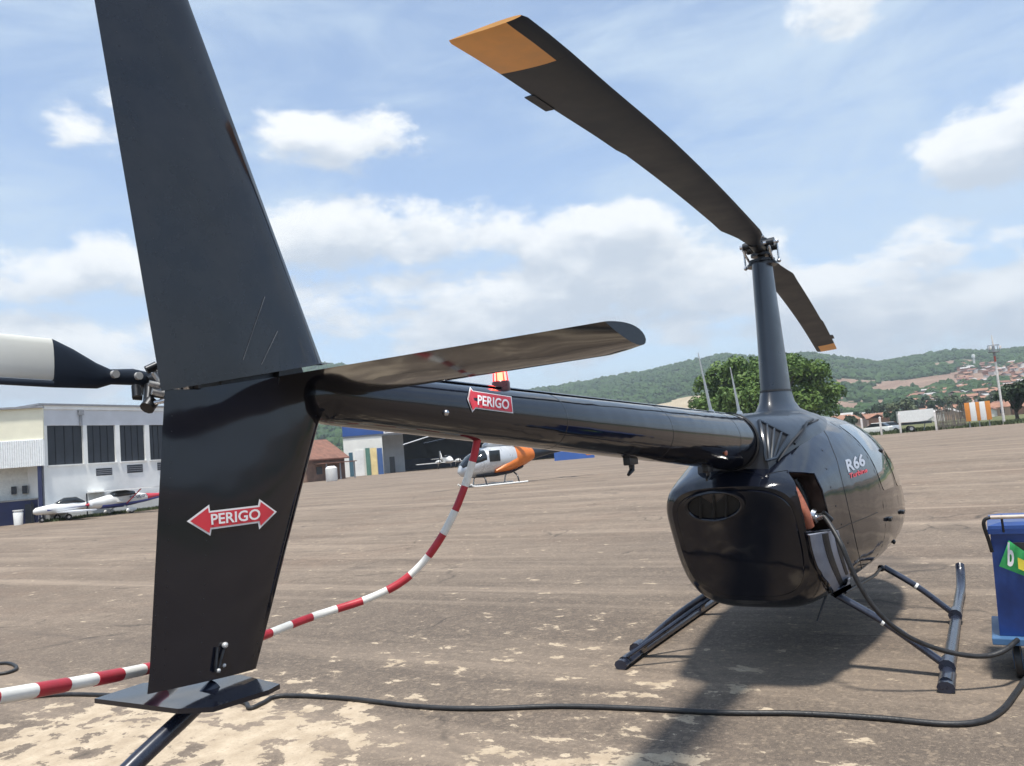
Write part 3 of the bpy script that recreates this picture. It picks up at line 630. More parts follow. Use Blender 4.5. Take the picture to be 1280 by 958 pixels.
for (px0, py0, px1, py1, r_, m_) in ((190, 489, 205, 492, .0095, ZINC), (197, 481, 206, 494, .007, ZINC), (200, 459, 207, 464, .006, ZINC), (183, 463, 196, 457, .011, DARKM), (186, 479, 199, 482, .008, ZINC), (170, 483, 171, 497, .011, DARKM), (166, 496, 178, 497, .008, DARKM), (193, 466, 201, 477, .009, ZINC)):
    g = G(); g.cyl(onplane(px0, py0, 1, TRY-.06), onplane(px1, py1, 1, TRY-.07), r_, n=10); g.build('hub_fitting', m_, hub, 40)
def tail_blade(sx):
    X = lambda d: -5.675+sx*d
    be = empty('tail_rotor_blade', (0, 0, 0), parent=HELI)
    zc = 1.988
    def sec(d, zlo, zhi, th):
        if sx > 0: zlo, zhi = 3.952-zhi, 3.952-zlo
        return [np.array([X(d), TRY+th*math.sin(a)*(1 if True else 1), (zlo+zhi)/2+(zhi-zlo)/2*math.cos(a)]) for a in np.linspace(0, 2*math.pi, 16, endpoint=False)]
    g = G(); g.loft([sec(.03, 1.955, 2.0, .013), sec(.09, 1.968, 2.01, .011), sec(.15, 1.968, 2.006, .010), sec(.185, 1.957, 2.020, .010), sec(.24, 1.957, 2.050, .009), sec(.288, 1.957, 2.071, .008)]); g.build('blade_root', BLADE, be, 40)
    g = G(); g.loft([sec(.289, 1.974, 2.071, .0085), sec(.5, 1.980, 2.076, .0075), sec(.74, 1.987, 2.082, .006), sec(.76, 1.995, 2.078, .003)]); g.build('blade_skin', OFFW, be, 40)
    g = G(); g.loft([sec(.289, 1.957, 1.9735, .006), sec(.5, 1.963, 1.9795, .006), sec(.755, 1.970, 1.986, .005)]); g.build('erosion_strip', BLADE, be, 40)
    for d, z in ((.147, 1.992), (.085, 1.990)):
        z = z if sx < 0 else 3.952-z
        g = G(); g.cyl((X(d), TRY-.019, z), (X(d), TRY+.019, z), .010, n=12); g.build('blade_bolt', ZINC, be, 40)
tail_blade(-1); tail_blade(1)
# mast fairing and main rotor
def oval(z, a, b, cx=0., n=32): return [np.array([cx+a*math.cos(t)*(1 if math.cos(t) > 0 else 1.15), b*math.sin(t), z]) for t in np.linspace(0, 2*math.pi, n, endpoint=False)]
g = G(); g.loft([oval(3.15, .165, .080), oval(2.9, .185, .086, -.01), oval(2.5, .215, .097, -.02), oval(2.2, .25, .107, -.03), oval(2.05, .27, .112, -.035)][::-1]); mast = g.build('mast_fairing', MASTP, HELI, 40)
g = G(); g.loft([oval(2.045, .272, .114, -.035), oval(2.03, .276, .116, -.036), oval(1.95, .31, .130, -.04), oval(1.885, .36, .165, -.03), oval(1.845, .46, .235, -.02), oval(1.80, .54, .30, 0)][::-1]); g.build('mast_skirt', MASTP, HELI, 40)
g = G(); g.loft([oval(2.036, .279, .119, -.036), oval(2.052, .277, .118, -.036)], False, False); g.build('mast_clamp', RUBBER, mast, 40)
PSI = math.radians(184.28); BT = np.array([math.cos(PSI), math.sin(PSI), 0]); BN = np.array([-BT[1], BT[0], 0])   # BN: towards the leading edge of the rear blade
HZ = 3.305
g = G(); g.cyl((0, 0, 3.1), (0, 0, 3.40), .032, n=16); g.tube([BT*-.16+[0, 0, HZ+.01], BT*.16+[0, 0, HZ+.01]], .052, 14, flat=.8); g.box(-.065, .065, -.075, .075, HZ-.03, HZ+.085, bev=.02)
g.cyl((-.02, -.13, HZ+.05), (-.02, .13, HZ+.05), .026, n=14); g.cyl((0, 0, 3.38), (0, 0, 3.43), .02, .012, 12); rhub = g.build('rotor_hub', DARKM, HELI, 40)
g = G(); g.tube([(0, 0, 3.150), (0, 0, 3.172)], .128, 24); g.tube([(0, 0, 3.172), (0, 0, 3.182)], .085, 24); g.tube([(0, 0, 3.182), (0, 0, 3.206)], .112, 24); g.build('swashplate', DARKM, rhub, 40)
for sx, sy in ((1, -1), (-1, 1)):
    e1 = BN*.150*sx; g = G(); g.cyl(e1+BT*.05*sx+np.array([0, 0, 3.16]), e1+BT*.05*sx+np.array([0, 0, HZ+.03]), .008, n=8); g.ball(e1+BT*.05*sx+np.array([0, 0, 3.165]), .018); g.ball(e1+BT*.05*sx+np.array([0, 0, HZ+.03]), .018); g.tube([e1+BT*.05*sx+np.array([0, 0, HZ+.03]), BT*.17*sx+np.array([0, 0, HZ+.01])], .014, 8); g.build('pitch_link', STEEL, rhub, 50)
for k_, (p_, q_, r_) in enumerate([(BN*-.10+BT*.03+[0, 0, 3.20], BN*-.13+BT*.09+[0, 0, 3.29], .010), (BN*.10+BT*.05+[0, 0, 3.19], BN*.09+BT*.11+[0, 0, 3.30], .010), (BT*-.08+BN*.05+[0, 0, 3.19], BT*-.10+BN*.08+[0, 0, 3.30], .010)]):
    g = G(); g.tube([p_, (p_+q_)/2+BT*.025, q_], r_, 7); g.build('scissor_link', STEEL if k_ < 2 else DARKM, rhub, 50)
for sx in (1, -1):
    g = G(); g.tube([BT*.10*sx+BN*-.13+[0, 0, HZ+.02], BT*.10*sx+BN*.13+[0, 0, HZ+.02]], .030, 12); g.build('coning_bolt', DARKM, rhub, 40)
    g = G(); g.tube([BT*.10*sx+BN*-.155+[0, 0, HZ+.02], BT*.10*sx+BN*-.13+[0, 0, HZ+.02]], .019, 8); g.build('bolt_nut', STEEL, rhub, 40)
g = G(); g.tube([(0, 0, 3.24), (0, 0, 3.262)], .088, 18); g.build('droop_stop_ring', DARKM, rhub, 40)
g = G(); g.tube([(-.02, .0, 3.40), (.03, -.02, 3.43), (.07, -.03, 3.405)], .014, 8); g.build('teeter_cap', STEEL, rhub, 50)
def main_blade(sg, zf, off):
    be = empty('main_rotor_blade', (0, 0, 0), parent=HELI); D = BT*sg; Nn = BN*sg           # Nn: towards this blade's leading edge
    def sec(r, le, te, th):
        out = []
        for j in range(20):
            u = 2*math.pi*j/20; s = .5*(1+math.cos(u)); q = 1 if u <= math.pi else -1
            c = le+(te-le)*s; out.append(D*r+Nn*(c+off(r))+np.array([0, 0, zf(r)+.5*th*q*(1.45*math.sqrt(s)-.62*s-1.7*s*s+1.37*s**3-.5*s**4)*1.9-.02*(c)]))
        return out
    g = G(); prof = [(.16, .05, -.05, .07), (.30, .055, -.055, .06), (.42, .070, -.060, .045), (.62, .118, -.074, .036), (.80, .130, -.099, .035), (1.0, .130, -.131, .034), (1.06, .130, -.132, .034)]
    prof += [(r, .130, -.128, .032) for r in np.linspace(1.3, 3.3, 9)]+[(3.42, .130, -.140, .031)]+[(r, .130, -.140, .030) for r in np.linspace(3.7, 4.66, 6)]
    g.loft([sec(*p) for p in prof]); g.build('blade_skin', BLADE, be, 40)
    tr = [sec(4.661, .130, -.140, .0303), sec(4.85, .130, -.140, .0295), sec(5.0, .130, -.138, .028), sec(5.03, .122, -.130, .014)]
    for nm_, mm_, sel in (('tip_paint', ORANGE, lambda j: not 7 <= j <= 12), ('erosion_strip', BLADE, lambda j: 7 <= j <= 12)):
        g = G(); V_ = [p for r_ in tr for p in r_]; F_ = [(i*20+j, i*20+(j+1) % 20, (i+1)*20+(j+1) % 20, (i+1)*20+j) for i in range(3) for j in range(20) if sel(j)]
        if nm_ == 'tip_paint': F_.append(tuple(60+j for j in range(20)))
        us = sorted({i for f in F_ for i in f}); mp_ = {v: i for i, v in enumerate(us)}; g.add([V_[i] for i in us], [tuple(mp_[i] for i in f) for f in F_]); g.build(nm_, mm_, be, 40)
    g = G()
    a = [D*r+Nn*(c+off(r))+np.array([0, 0, zf(r)+dz]) for r in (4.20, 4.40) for (c, dz) in ((-.132, .006), (-.172, .005), (-.172, .001), (-.132, -.002))]
    g.loft([a[:4], a[4:]]); g.build('trim_tab', BLADE, be)
    g = G(); g.tube([D*.05+[0, 0, zf(.16)+.0], D*.34+[0, 0, zf(.34)]], [.06, .05], 12, flat=.7); g.build('blade_grip', DARKM, be, 40)
zb1 = hermite([0, 1, 2.2, 3.4, 4.3, 4.76, 5.05], [3.30, 3.272, 3.228, 3.158, 3.072, 3.03, 2.992])
zb2 = hermite([0, 1, 2.2, 3.4, 4.3, 5.05], [3.29, 3.23, 3.14, 3.02, 2.90, 2.79])
main_blade(1, zb1, lambda r: 0.); main_blade(-1, zb2, lambda r: -.034*r/5)
# windows, doors, lettering
def patch(x0, x1, t0, t1, grow, nx=18, nt=14, rc=.12):
    V = []; Fc = []
    for j in range(nt+1):
        for i in range(nx+1):
            u, v = i/nx, j/nt; eu = min(u, 1-u)/rc; ev = min(v, 1-v)/rc
            if eu < 1 and ev < 1:
                du, dv = 1-eu, 1-ev; q = math.hypot(du, dv)
                if q > 1: k = max(du, dv)/q; du *= k; dv *= k; u = (1-du)*rc if u < .5 else 1-(1-du)*rc; v = (1-dv)*rc if v < .5 else 1-(1-dv)*rc
            V.append(bodypt(x0+(x1-x0)*u, t0+(t1-t0)*v, grow))
    for j in range(nt):
        for i in range(nx): Fc.append((j*(nx+1)+i, j*(nx+1)+i+1, (j+1)*(nx+1)+i+1, (j+1)*(nx+1)+i))
    return V, Fc
for sd in (1, -1):
    T = (lambda a: math.pi-a) if sd > 0 else (lambda a: a)
    for (x0, x1) in ((-.02, .62), (.71, 1.46)):
        V, Fc = patch(x0-.05, x1+.03, math.pi-math.radians(-58) if sd < 0 else math.radians(-58), math.pi-math.radians(62) if sd < 0 else math.radians(62), .0012); dr = mesh('cabin_door', V, Fc, BLACK, HELI, 60)
        V, Fc = patch(x0+.02, x1-.04, math.pi-math.radians(8) if sd < 0 else math.radians(8), math.pi-math.radians(56) if sd < 0 else math.radians(56), .0028); mesh('door_window', V, Fc, GLASS, dr, 60)
        hp = bodypt(x0+.10, (math.pi-math.radians(-4)) if sd < 0 else math.radians(-4), .012); g = G(); g.box(hp[0]-.06, hp[0]+.06, hp[1]-.012, hp[1]+.012, hp[2]-.014, hp[2]+.014, bev=.005); g.build('door_handle', DARKM, dr, 40)
        for q in (-30, 30):
            hp = bodypt(x1+.03, (math.pi-math.radians(q)) if sd < 0 else math.radians(q), .006); g = G(); g.ball(hp, .022, sc=(1.6, .7, 1)); g.build('door_hinge', DARKM, dr, 50)
for sd in (1, -1):
    V, Fc = patch(1.52, 2.25, *((math.radians(5), math.radians(80)) if sd > 0 else (math.radians(175), math.radians(100))), .005); mesh('windscreen', V, Fc, GLASS, HELI, 60)
LGS = mat('lettering_silver', (.45, .47, .52), .4, metal=.2, var=.1)
decal_text('R66', [(1060, 591), (1082, 582), (1078, 567), (1056, 575)], [bt], LGS, 'model_lettering', HELI, .003, .03)
decal_text('Turbine', [(1061.5, 599), (1084, 590.5), (1083, 584.5), (1061, 592.5)], [bt], RED, 'script_lettering', HELI, .0035, .03)
SEAM = mat('panel_gap', (.004, .004, .004), .7)
def seam_px(pts, r=.0022, par=None):
    P_ = []
    for i in range(len(pts)-1):
        for k in range(10): P_.append(np.array(pts[i])+(np.array(pts[i+1])-np.array(pts[i]))*k/10)
    W_ = [h for h in (cast(p[0], p[1], [bt], .0004) for p in P_) if h]
    if len(W_) > 2: g = G(); g.tube([h[0] for h in W_], r, 5); g.build('panel_joint', SEAM, par or HELI, 60)
seam_px([(1022, 527), (1034, 545), (1046, 575), (1056, 615), (1066, 660), (1076, 705), (1080, 728)])
seam_px([(985, 588), (972, 590), (955, 594)]); seam_px([(1042, 664), (1062, 655), (1085, 646), (1098, 640)])
for i in range(9):
    u = i/8; h = cast(1024+.0*u+30*u+24*u*u, 540+185*u, [bt], .0)
    if h: g = G(); g.tube([h[0]-h[1]*.001, h[0]+h[1]*.0022], .0075, 10); g.build('camloc_fastener', DARKM, HELI, 40)
# landing gear
for sd in (-1, 1):
    y = 1.095*sd; g = G()
    g.tube(spline([(-1.30, y, .045), (-.6, y, .043), (.4, y, .043), (1.2, y, .045), (1.6, y*1.01, .075), (1.82, y*1.015, .17), (1.9, y*1.015, .25)], 5), .040, 14); skid = g.build('skid', SKID, HELI, 50)
    g = G(); g.tube([(-1.36, y, .035), (-1.02, y, .04)], [.052, .046], 10, flat=.75); g.build('skid_shoe', SKID, skid, 40)
    for (x, ry, rz, r) in ((-1.0, .43, .54, .040), (.52, .60, .46, .040)):
        a = np.array([x, ry*sd, rz]); b = np.array([x+.01, y*.995, .07]); m_ = (a+b)/2+np.array([0, .0, .025])
        g = G(); g.tube(spline([a, m_, b], 5), r, 12, flat=.62); st = g.build('strut', SKID, HELI, 50)
        q = a+(b-a)*.47+np.array([0, 0, .024]); dv = (b-a)/np.linalg.norm(b-a); g = G(); g.tube([q-dv*.010, q+dv*.010], r+.002, 12, flat=.66); (g.build('strut_mark', WHITE, st, 50) if sd < 0 else None)
        g = G(); g.tube([(x-.06, y, .075), (x+.07, y, .075)], .052, 10); g.build('strut_saddle', SKID, st, 40)
    # drag brace
g = G(); g.tube([(-1.0, .43, .50), (-1.28, 1.07, .08)], .016, 8); g.tube([(-.55, .5, .46), (-1.0, 1.07, .07)], .016, 8); g.build('gear_brace', SKID, HELI, 40)
g = G(); g.tube([(-1.05, -.40, .53), (-1.12, -.33, .36)], [.008, .006], 6); g.build('drain_tube', DARKM, HELI, 40)
g = G(); g.tube([(.45, -.58, .46), (-.2, -.62, .52), (-.9, -.50, .52)], .012, 8); g.ball((.46, -.585, .46), .03); g.build('belly_pipe', DARKM, HELI, 40)
# ------------------------------------------------------------------ things on and around the helicopter
def PD(px, py, depth): return CAM+ray(px, py)*depth
def resample(path, step):
    P = np.array(path); L_ = np.r_[0, np.cumsum(np.linalg.norm(np.diff(P, axis=0), axis=1))]; n = int(L_[-1]/step)+1; q = np.linspace(0, L_[-1], n)
    return np.stack([np.interp(q, L_, P[:, k]) for k in range(3)], 1)
# striped warning tube hung under the tail boom
tp = [PD(*a) for a in ((597.5, 546, 2.70), (592, 572, 2.69), (583, 602, 2.68), (570, 636, 2.66), (552, 671, 2.65), (529, 703, 2.64), (500, 729, 2.62), (462, 748, 2.59), (420, 762, 2.54), (380, 775, 2.46), (320, 798, 2.27), (250, 819, 2.0), (180, 837, 1.74), (100, 853, 1.52), (0, 871, 1.32), (-110, 890, 1.18))]
e_ = tp[-1]; tp += [e_+np.array([-.12, .16, -.06]), e_+np.array([-.18, .36, -.30]), e_+np.array([-.2, .5, -.7]), np.array([e_[0]-.2, e_[1]+.6, .35]), np.array([e_[0]-.2, e_[1]+.75, .06]), np.array([e_[0]-.1, e_[1]+1.1, .018])]
tpp = resample(spline(tp, 12), .0147)
TUBE = empty('warning_tube', tp[0], 0, 'red and white striped warning tube sagging from under the tail boom', 'barrier')
SRED = mat('sleeve_red', (.40, .022, .035), .45, var=.2, scale=14); SWHT = mat('sleeve_white', (.72, .71, .66), .5, var=.12, scale=14)
nb = 6; k = 0; off_ = np.array(tp[0])
while k*nb < len(tpp)-2:
    seg = tpp[k*nb:(k+1)*nb+1]-off_
    g = G(); g.tube(list(seg), (.0128 if k % 2 else .0131)*(1+.04*math.sin(k*2.3)), 12); g.build('red_sleeve' if k % 2 == 0 else 'white_sleeve', SRED if k % 2 == 0 else SWHT, TUBE, 50); k += 1
g = G(); g.tube([np.array([0, 0, .03]), np.array([0, 0, -.01])], .010, 8); g.build('hanging_clip', DARKM, TUBE, 50)
# hoses
def ground_hose(name, pts, r, label, zl=.0):
    P = [onplane(px, py, 2, r) for px, py in pts]; P = spline(P, 8); o0 = np.array([P[0][0], P[0][1], 0]); g = G(); g.tube([p-o0 for p in P], r, 10)
    o = g.build(name, RUBBER, None, 60); o.location = tuple(o0); tag(o, label, 'hose'); return o
ground_hose('hose', [(-90, 862), (0, 872), (90, 868), (200, 872), (296, 876), (312, 885), (328, 879), (352, 870), (430, 873), (520, 883), (600, 886), (700, 883), (800, 886), (900, 891), (1000, 892), (1100, 898), (1180, 905), (1225, 902), (1252, 888), (1270, 866), (1286, 843), (1305, 822)], .0165, 'long black hose snaking along the ground below the helicopter towards the blue cart')
ground_hose('hose', [(-60, 838), (-20, 832), (8, 829), (20, 833), (18, 838), (4, 842), (-30, 846), (-60, 850)], .016, 'short looped end of a black hose lying alone on bare apron beside the striped tube')
fh = [NECK-nav*.02, NECK+nav*.05+np.array([.02, 0, .0]), PD(1050, 678, 5.0), PD(1062, 706, 4.95), PD(1078, 738, 4.92), PD(1100, 768, 4.9), PD(1130, 793, 4.88), PD(1168, 810, 4.86), PD(1205, 819, 4.84), PD(1235, 820, 4.84), PD(1256, 813, 4.85), PD(1272, 800, 4.92)]
o0 = fh[0]; g = G(); g.tube([p-o0 for p in spline(fh, 8)], .0155, 10); fo = g.build('fuel_hose', RUBBER, None, 60); fo.location = tuple(o0); tag(fo, 'black fuel hose running from the open cowling bay down to the blue cart', 'hose')
g = G(); g.tube([np.zeros(3), fh[1]-o0], [.019, .017], 12); g.build('nozzle', STEEL, fo, 50)
g = G(); g.tube([fh[1]-o0+np.array([.0, -.0, .03]), fh[1]-o0+np.array([.05, -.03, -.03])], [.014, .022], 10); g.build('hose_coupling', DARKM, fo, 50)
# blue cart
CB = mat('cart_blue', (.012, .045, .19), .4, coat=.2, var=.18, scale=7); CB2 = mat('cart_pale_blue', (.06, .14, .27), .45, var=.15)
CX = -1.02; cw = onplane(1237, 662, 0, CX); cb = onplane(1250, 797, 0, CX); yl, yb = cw[1], cb[1]; zt_, zb_ = cw[2], cb[2]
CART = empty('refuelling_cart', (CX+.3, yl-.35, 0), 0, 'blue wheeled refuelling cart with a tapered bin and push handle', 'cart'); co = np.array([CX+.3, yl-.35, 0])
def loc(p): return np.array(p)-co
wd = .66; tin = yl-yb
g = G(); top = [(CX, yl), (CX+.62, yl), (CX+.62, yl-wd), (CX, yl-wd)]; bot = [(CX+.05, yb), (CX+.56, yb), (CX+.56, yl-wd+tin), (CX+.05, yl-wd+tin)]
ring_ = lambda q, z, k=0.: [loc((x+(k if i in (1, 2) else -k), y+(k if i in (0, 1) else -k), z)) for i, (x, y) in enumerate(q)]
g.loft([ring_(bot, zb_), ring_(top, zt_-.03), ring_(top, zt_-.03, .014), ring_(top, zt_, .014)]); binn = g.build('bin', CB, CART)
g = G(); g.loft([ring_(top, zt_+.001, .010), ring_(top, zt_+.022, .006), ring_(top, zt_+.038, -.06)]); g.build('lid', CB, CART)
g = G(); q = loc((CX, 0, 0)); 
g.box(q[0]-.006, q[0]+.004, loc((0, yl-.42, 0))[1], loc((0, yl-.11, 0))[1], zt_-.135, zt_-.085, bev=.003); g.build('bin_slot', RUBBER, binn)
g = G(); g.box(loc((CX-.02, 0, 0))[0], loc((CX+.62, 0, 0))[0], loc((0, yl-wd+.0, 0))[1], loc((0, yb+.045, 0))[1], zb_-.045, zb_-.002, bev=.006); g.build('base_tray', CB2, CART)
hp = [onplane(1240, 690, 0, CX-.03), onplane(1236, 676, 0, CX-.05), onplane(1230, 658, 0, CX-.09), onplane(1231, 650, 0, CX-.1), onplane(1238, 647, 0, CX-.1)]
g = G(); g.tube([loc(p) for p in spline(hp, 5)], .011, 8); g.build('handle_bracket', RUBBER, CART, 50); p1 = np.array(hp[-1]); g = G(); g.tube([loc(p) for p in spline([(p[0], 2*(yl-wd/2)-p[1], p[2]) for p in hp], 5)], .011, 8); hd = g.build('handle_bracket', RUBBER, CART, 50)
g = G(); g.tube([loc(p1), loc((p1[0], 2*(yl-wd/2)-p1[1], p1[2]))], .0125, 10); hb = g.build('push_bar', mat('bar_beige', (.52, .43, .35), .5, var=.2), CART, 50)
g = G(); g.tube([loc(p1-np.array([0, .06, -.012])), loc(p1-np.array([-.05, .06, .10]))], .007, 6); g.build('tie_strap', RUBBER, CART)
for i, (wx, wy) in enumerate(((CX+.12, yl-.055), (CX+.12, yl-wd+.055), (CX+.5, yl-.055), (CX+.5, yl-wd+.055))):
    R_ = .47*(zb_-.045); c = loc((wx, wy, R_+.0)); g = G(); g.tube([c+[0, -.022, 0], c+[0, -.016, 0], c+[0, .016, 0], c+[0, .022, 0]], [R_*.86, R_, R_, R_*.86], 22); wh = g.build('wheel', RUBBER, CART, 40)
    g = G(); g.tube([c+[0, -.026, 0], c+[0, .026, 0]], R_*.55, 16); g.build('rim', CB2, wh, 40)
    g = G(); g.box(c[0]-.02, c[0]+.02, c[1]-.035, c[1]+.035, c[2]+R_*1.02, zb_-.046); g.build('caster_fork', DARKM, wh)
# green printed cloth hanging on the cart
FC = [(1262, 676), (1249, 707), (1262, 716), (1282, 722), (1284, 700), (1276, 684)]
cp = lambda px, py, o=.0: onplane(px, py, 0, CX-.02-o)
c0 = cp(1262, 676); V = []; nx, ny = 8, 8
for j in range(ny+1):
    for i in range(nx+1):
        u, v = i/nx, j/ny; px = (1261*(1-u)+1284*u)*(1-v)+(1249*(1-u)+1290*u)*v; py = (676*(1-u)+692*u)*(1-v)+(708*(1-u)+724*u)*v
        V.append(cp(px, py, .012*math.sin(u*7+v*2)+.01)-c0)
Fq = [(j*(nx+1)+i, j*(nx+1)+i+1, (j+1)*(nx+1)+i+1, (j+1)*(nx+1)+i) for j in range(ny) for i in range(nx)]
V2 = [p+np.array([.004, 0, 0]) for p in V]; nV = len(V); rim = [i for i in range(nx+1)]+[j*(nx+1)+nx for j in range(1, ny+1)]+[ny*(nx+1)+i for i in range(nx-1, -1, -1)]+[j*(nx+1) for j in range(ny-1, 0, -1)]
Fq += [tuple(i+nV for i in f[::-1]) for f in Fq]+[(rim[i], rim[(i+1) % len(rim)], rim[(i+1) % len(rim)]+nV, rim[i]+nV) for i in range(len(rim))]
fl = mesh('cloth', V+V2, Fq, mat('cloth_green', (.05, .42, .12), .65, var=.25, scale=12), None, 60); fl.location = tuple(c0); tag(fl, 'green cloth with white and yellow print hanging on the blue cart', 'cloth')
def cq(a, b): return cp(a, b, .028)-c0
uv, Fc_, _ = text_mesh('b', .03); mesh('printed_letter', [cq(1259.5+u*8, 708-v*30+u*1.) for u, v in uv], Fc_, SIGNW, fl)
mesh('yellow_print', [cq(1272, 697), cq(1283, 702), cq(1284, 716), cq(1273, 711)], [(0, 1, 2, 3)], mat('print_yellow', (.75, .62, .06), .6), fl)
# ------------------------------------------------------------------ background
class Frame:                                  # a local frame on the ground: s along a facade, t away from the camera, z up
    def __init__(s, a, b):
        s.o = np.array([a[0], a[1], 0.]); e = np.array([b[0]-a[0], b[1]-a[1], 0.]); s.len = np.linalg.norm(e); s.e = e/s.len; s.n = np.array([-s.e[1], s.e[0], 0.])
        if s.n@(s.o-np.array([CAM[0], CAM[1], 0])) < 0: s.n = -s.n
        s.rz = math.atan2(s.e[1], s.e[0]); s.sg = 1 if np.cross(s.e, s.n)[2] > 0 else -1
    def sz(s, px, py, t=0.):                  # where a pixel's direction meets the plane t
        r = ray(px, py); p0 = s.o+s.n*t; k = ((p0-CAM)@s.n)/(r@s.n); X = CAM+r*k; return (X-s.o)@s.e, X[2]
    def root(s, name, label, cat, group=None): return empty(name, s.o, s.rz, label, cat, group)
    def box(s, par, name, m, s0, s1, t0, t1, z0, z1, bev=0.):
        g = G(); a, b = sorted((t0*s.sg, t1*s.sg)); g.box(min(s0, s1), max(s0, s1), a, b, min(z0, z1), max(z0, z1), bev=bev); return g.build(name, m, par, 40 if bev else 0)
CREAM = mat('wall_cream', (.82, .79, .62), .7, var=.08, scale=.6); WALLW = mat('wall_white', (.80, .80, .77), .75, var=.10, scale=.5)
WALLG = mat('band_grey', (.58, .60, .63), .7, var=.10, scale=.5); DKGL = mat('dark_screen', (.020, .026, .036), .35, var=.25, scale=.7); NAVY = mat('navy_wall', (.020, .028, .085), .6, var=.2, scale=1)
CONC = mat('grey_concrete', (.30, .29, .27), .85, var=.2, scale=1.); TRIM = mat('trim_grey', (.25, .26, .28), .6, var=.2)
# --- white two-storey hangar building
fr = Frame(gp(56, 58.), gp(216, 64.0)); A = fr.root('hangar_building', 'white two-storey hangar building with a row of tall dark screens upstairs', 'building')
ztop = fr.sz(56, 507)[1]; L_ = fr.len
zb0, zb1 = fr.sz(80, 581)[1], fr.sz(80, 532)[1]; zg = fr.sz(80, 530)[1]
wins = [(59.5, 104.5), (109.5, 145), (150.5, 182), (187.5, 212)]
edges = [0]+[v for a, b in wins for v in (fr.sz(a, 560)[0], fr.sz(b, 560)[0])]+[L_]
fr.box(A, 'wall', WALLW, 0, L_, .25, 14, 0, ztop-.02)                          # core
fr.box(A, 'lower_wall', WALLW, 0, L_, 0, .249, 0, zb0)
for i in range(0, len(edges), 2): fr.box(A, 'pier', WALLW, edges[i], edges[i+1], 0, .249, zb0, zb1)
fr.box(A, 'upper_band', WALLG, 0, L_, .02, .249, zb1, ztop-.25)
fr.box(A, 'cornice', WALLW, -.15, L_+.1, -.06, .30, ztop-.25, ztop)
fr.box(A, 'roof', TRIM, -.3, L_+.2, -.15, 14.2, ztop, ztop+.12)
for a, b in wins:
    w_ = fr.box(A, 'screen', DKGL, fr.sz(a, 560)[0]+.01, min(L_-.05, fr.sz(b, 560)[0]-.01), .15, .245, zb0+.01, zb1-.01)
    n_ = 4; s0, s1 = fr.sz(a, 560)[0], min(L_-.05, fr.sz(b, 560)[0])
    for i in range(1, n_): fr.box(w_, 'mullion', DARKM, s0+(s1-s0)*i/n_-.015, s0+(s1-s0)*i/n_+.015, .12, .149, zb0+.02, zb1-.02)
    fr.box(w_, 'sill', WALLW, s0-.05, s1+.05, -.08, .0-.002, zb0-.08, zb0)
for a, b, y0, y1 in ((120, 140, 585.5, 594.5), (159, 178.5, 581, 591), (197, 214, 578, 587.5)):
    s0, s1 = fr.sz(a, 590)[0], fr.sz(b, 590)[0]; z0, z1 = fr.sz((a+b)/2, y1)[1], fr.sz((a+b)/2, y0)[1]; s1 = min(s1, L_-.05)
    v_ = fr.box(A, 'vent', DKGL, s0, s1, -.02, -.002, z0, z1)
    for i in range(1, 4): fr.box(v_, 'louvre', TRIM, s0, s1, -.06, -.021, z0+(z1-z0)*i/4-.02, z0+(z1-z0)*i/4+.02)
sp = fr.sz(100, 520)[0]; pipe = fr.box(A, 'downpipe', TRIM, sp-.07, sp+.07, -.12, .0-.003, zb1-.05, ztop-.3); fr.box(pipe, 'rainwater_head', TRIM, sp-.16, sp+.16, -.2, -.003, ztop-.62, ztop-.3)
# --- lower office wing beside it
fw = Frame(gp(-70, 58.6), gp(57.5, 57.6)); B = fw.root('office_wing', 'cream topped office wing with ribbed band above an open navy bay', 'building')
z_ = lambda y: fw.sz(30, y)[1]; Lw = fw.len; s_ = lambda px: fw.sz(px, 600)[0]
fw.box(B, 'upper_wall', CREAM, 0, Lw-.05, .1, 6, z_(550), z_(511))
fw.box(B, 'roof', TRIM, -.1, Lw, -.1, 6.1, z_(511), z_(511)+.12)
g = G(); nst = 44; pr_ = []
for i in range(nst*4+1):
    q = i/(nst*4)*Lw; d = (.0, -.06, -.06, 0.)[i % 4]; pr_.append((q, d))
z0, z1 = z_(584), z_(551); Vv = [(q, d*fw.sg, z) for z in (z0, z1) for q, d in pr_]+[(q, .1*fw.sg, z) for z in (z0, z1) for q, d in pr_]; N_ = len(pr_)
g.add(Vv, [(i, i+1, N_+i+1, N_+i) for i in range(N_-1)]+[(2*N_+i, i, i+1, 2*N_+i+1)[::-1] for i in range(N_-1)]+[(3*N_+i, N_+i, N_+i+1, 3*N_+i+1) for i in range(N_-1)]); g.build('ribbed_band', mat('ribbed_white', (.80, .82, .82), .5, var=.06), B)
fw.box(B, 'bay_wall', mat('bay_plaster', (.70, .71, .67), .8, var=.1), 0, Lw, 1.6, 5.8, 0, z_(550))
fw.box(B, 'soffit', WALLW, 0, Lw-.1, .1, 1.6, z_(550)-.15, z_(550)-.003)
fw.box(B, 'dado_wall', NAVY, 0, s_(47)-.02, .9, 1.1, 0, z_(626)); fw.box(B, 'dado_cap', CONC, 0, s_(47)-.02, .85, 1.15, z_(626), z_(626)+.1)
fw.box(B, 'column', NAVY, s_(47), s_(51.5), .02, .5, 0, z_(550)-.16)
for px in (-42, 11, 25, 38): fw.box(B, 'wall_lamp', DKGL, s_(px)-.13, s_(px)+.13, 1.35, 1.597, z_(617), z_(607))
fw.box(B, 'doorway', DKGL, s_(27), s_(38), .80, .897, .0, z_(631))
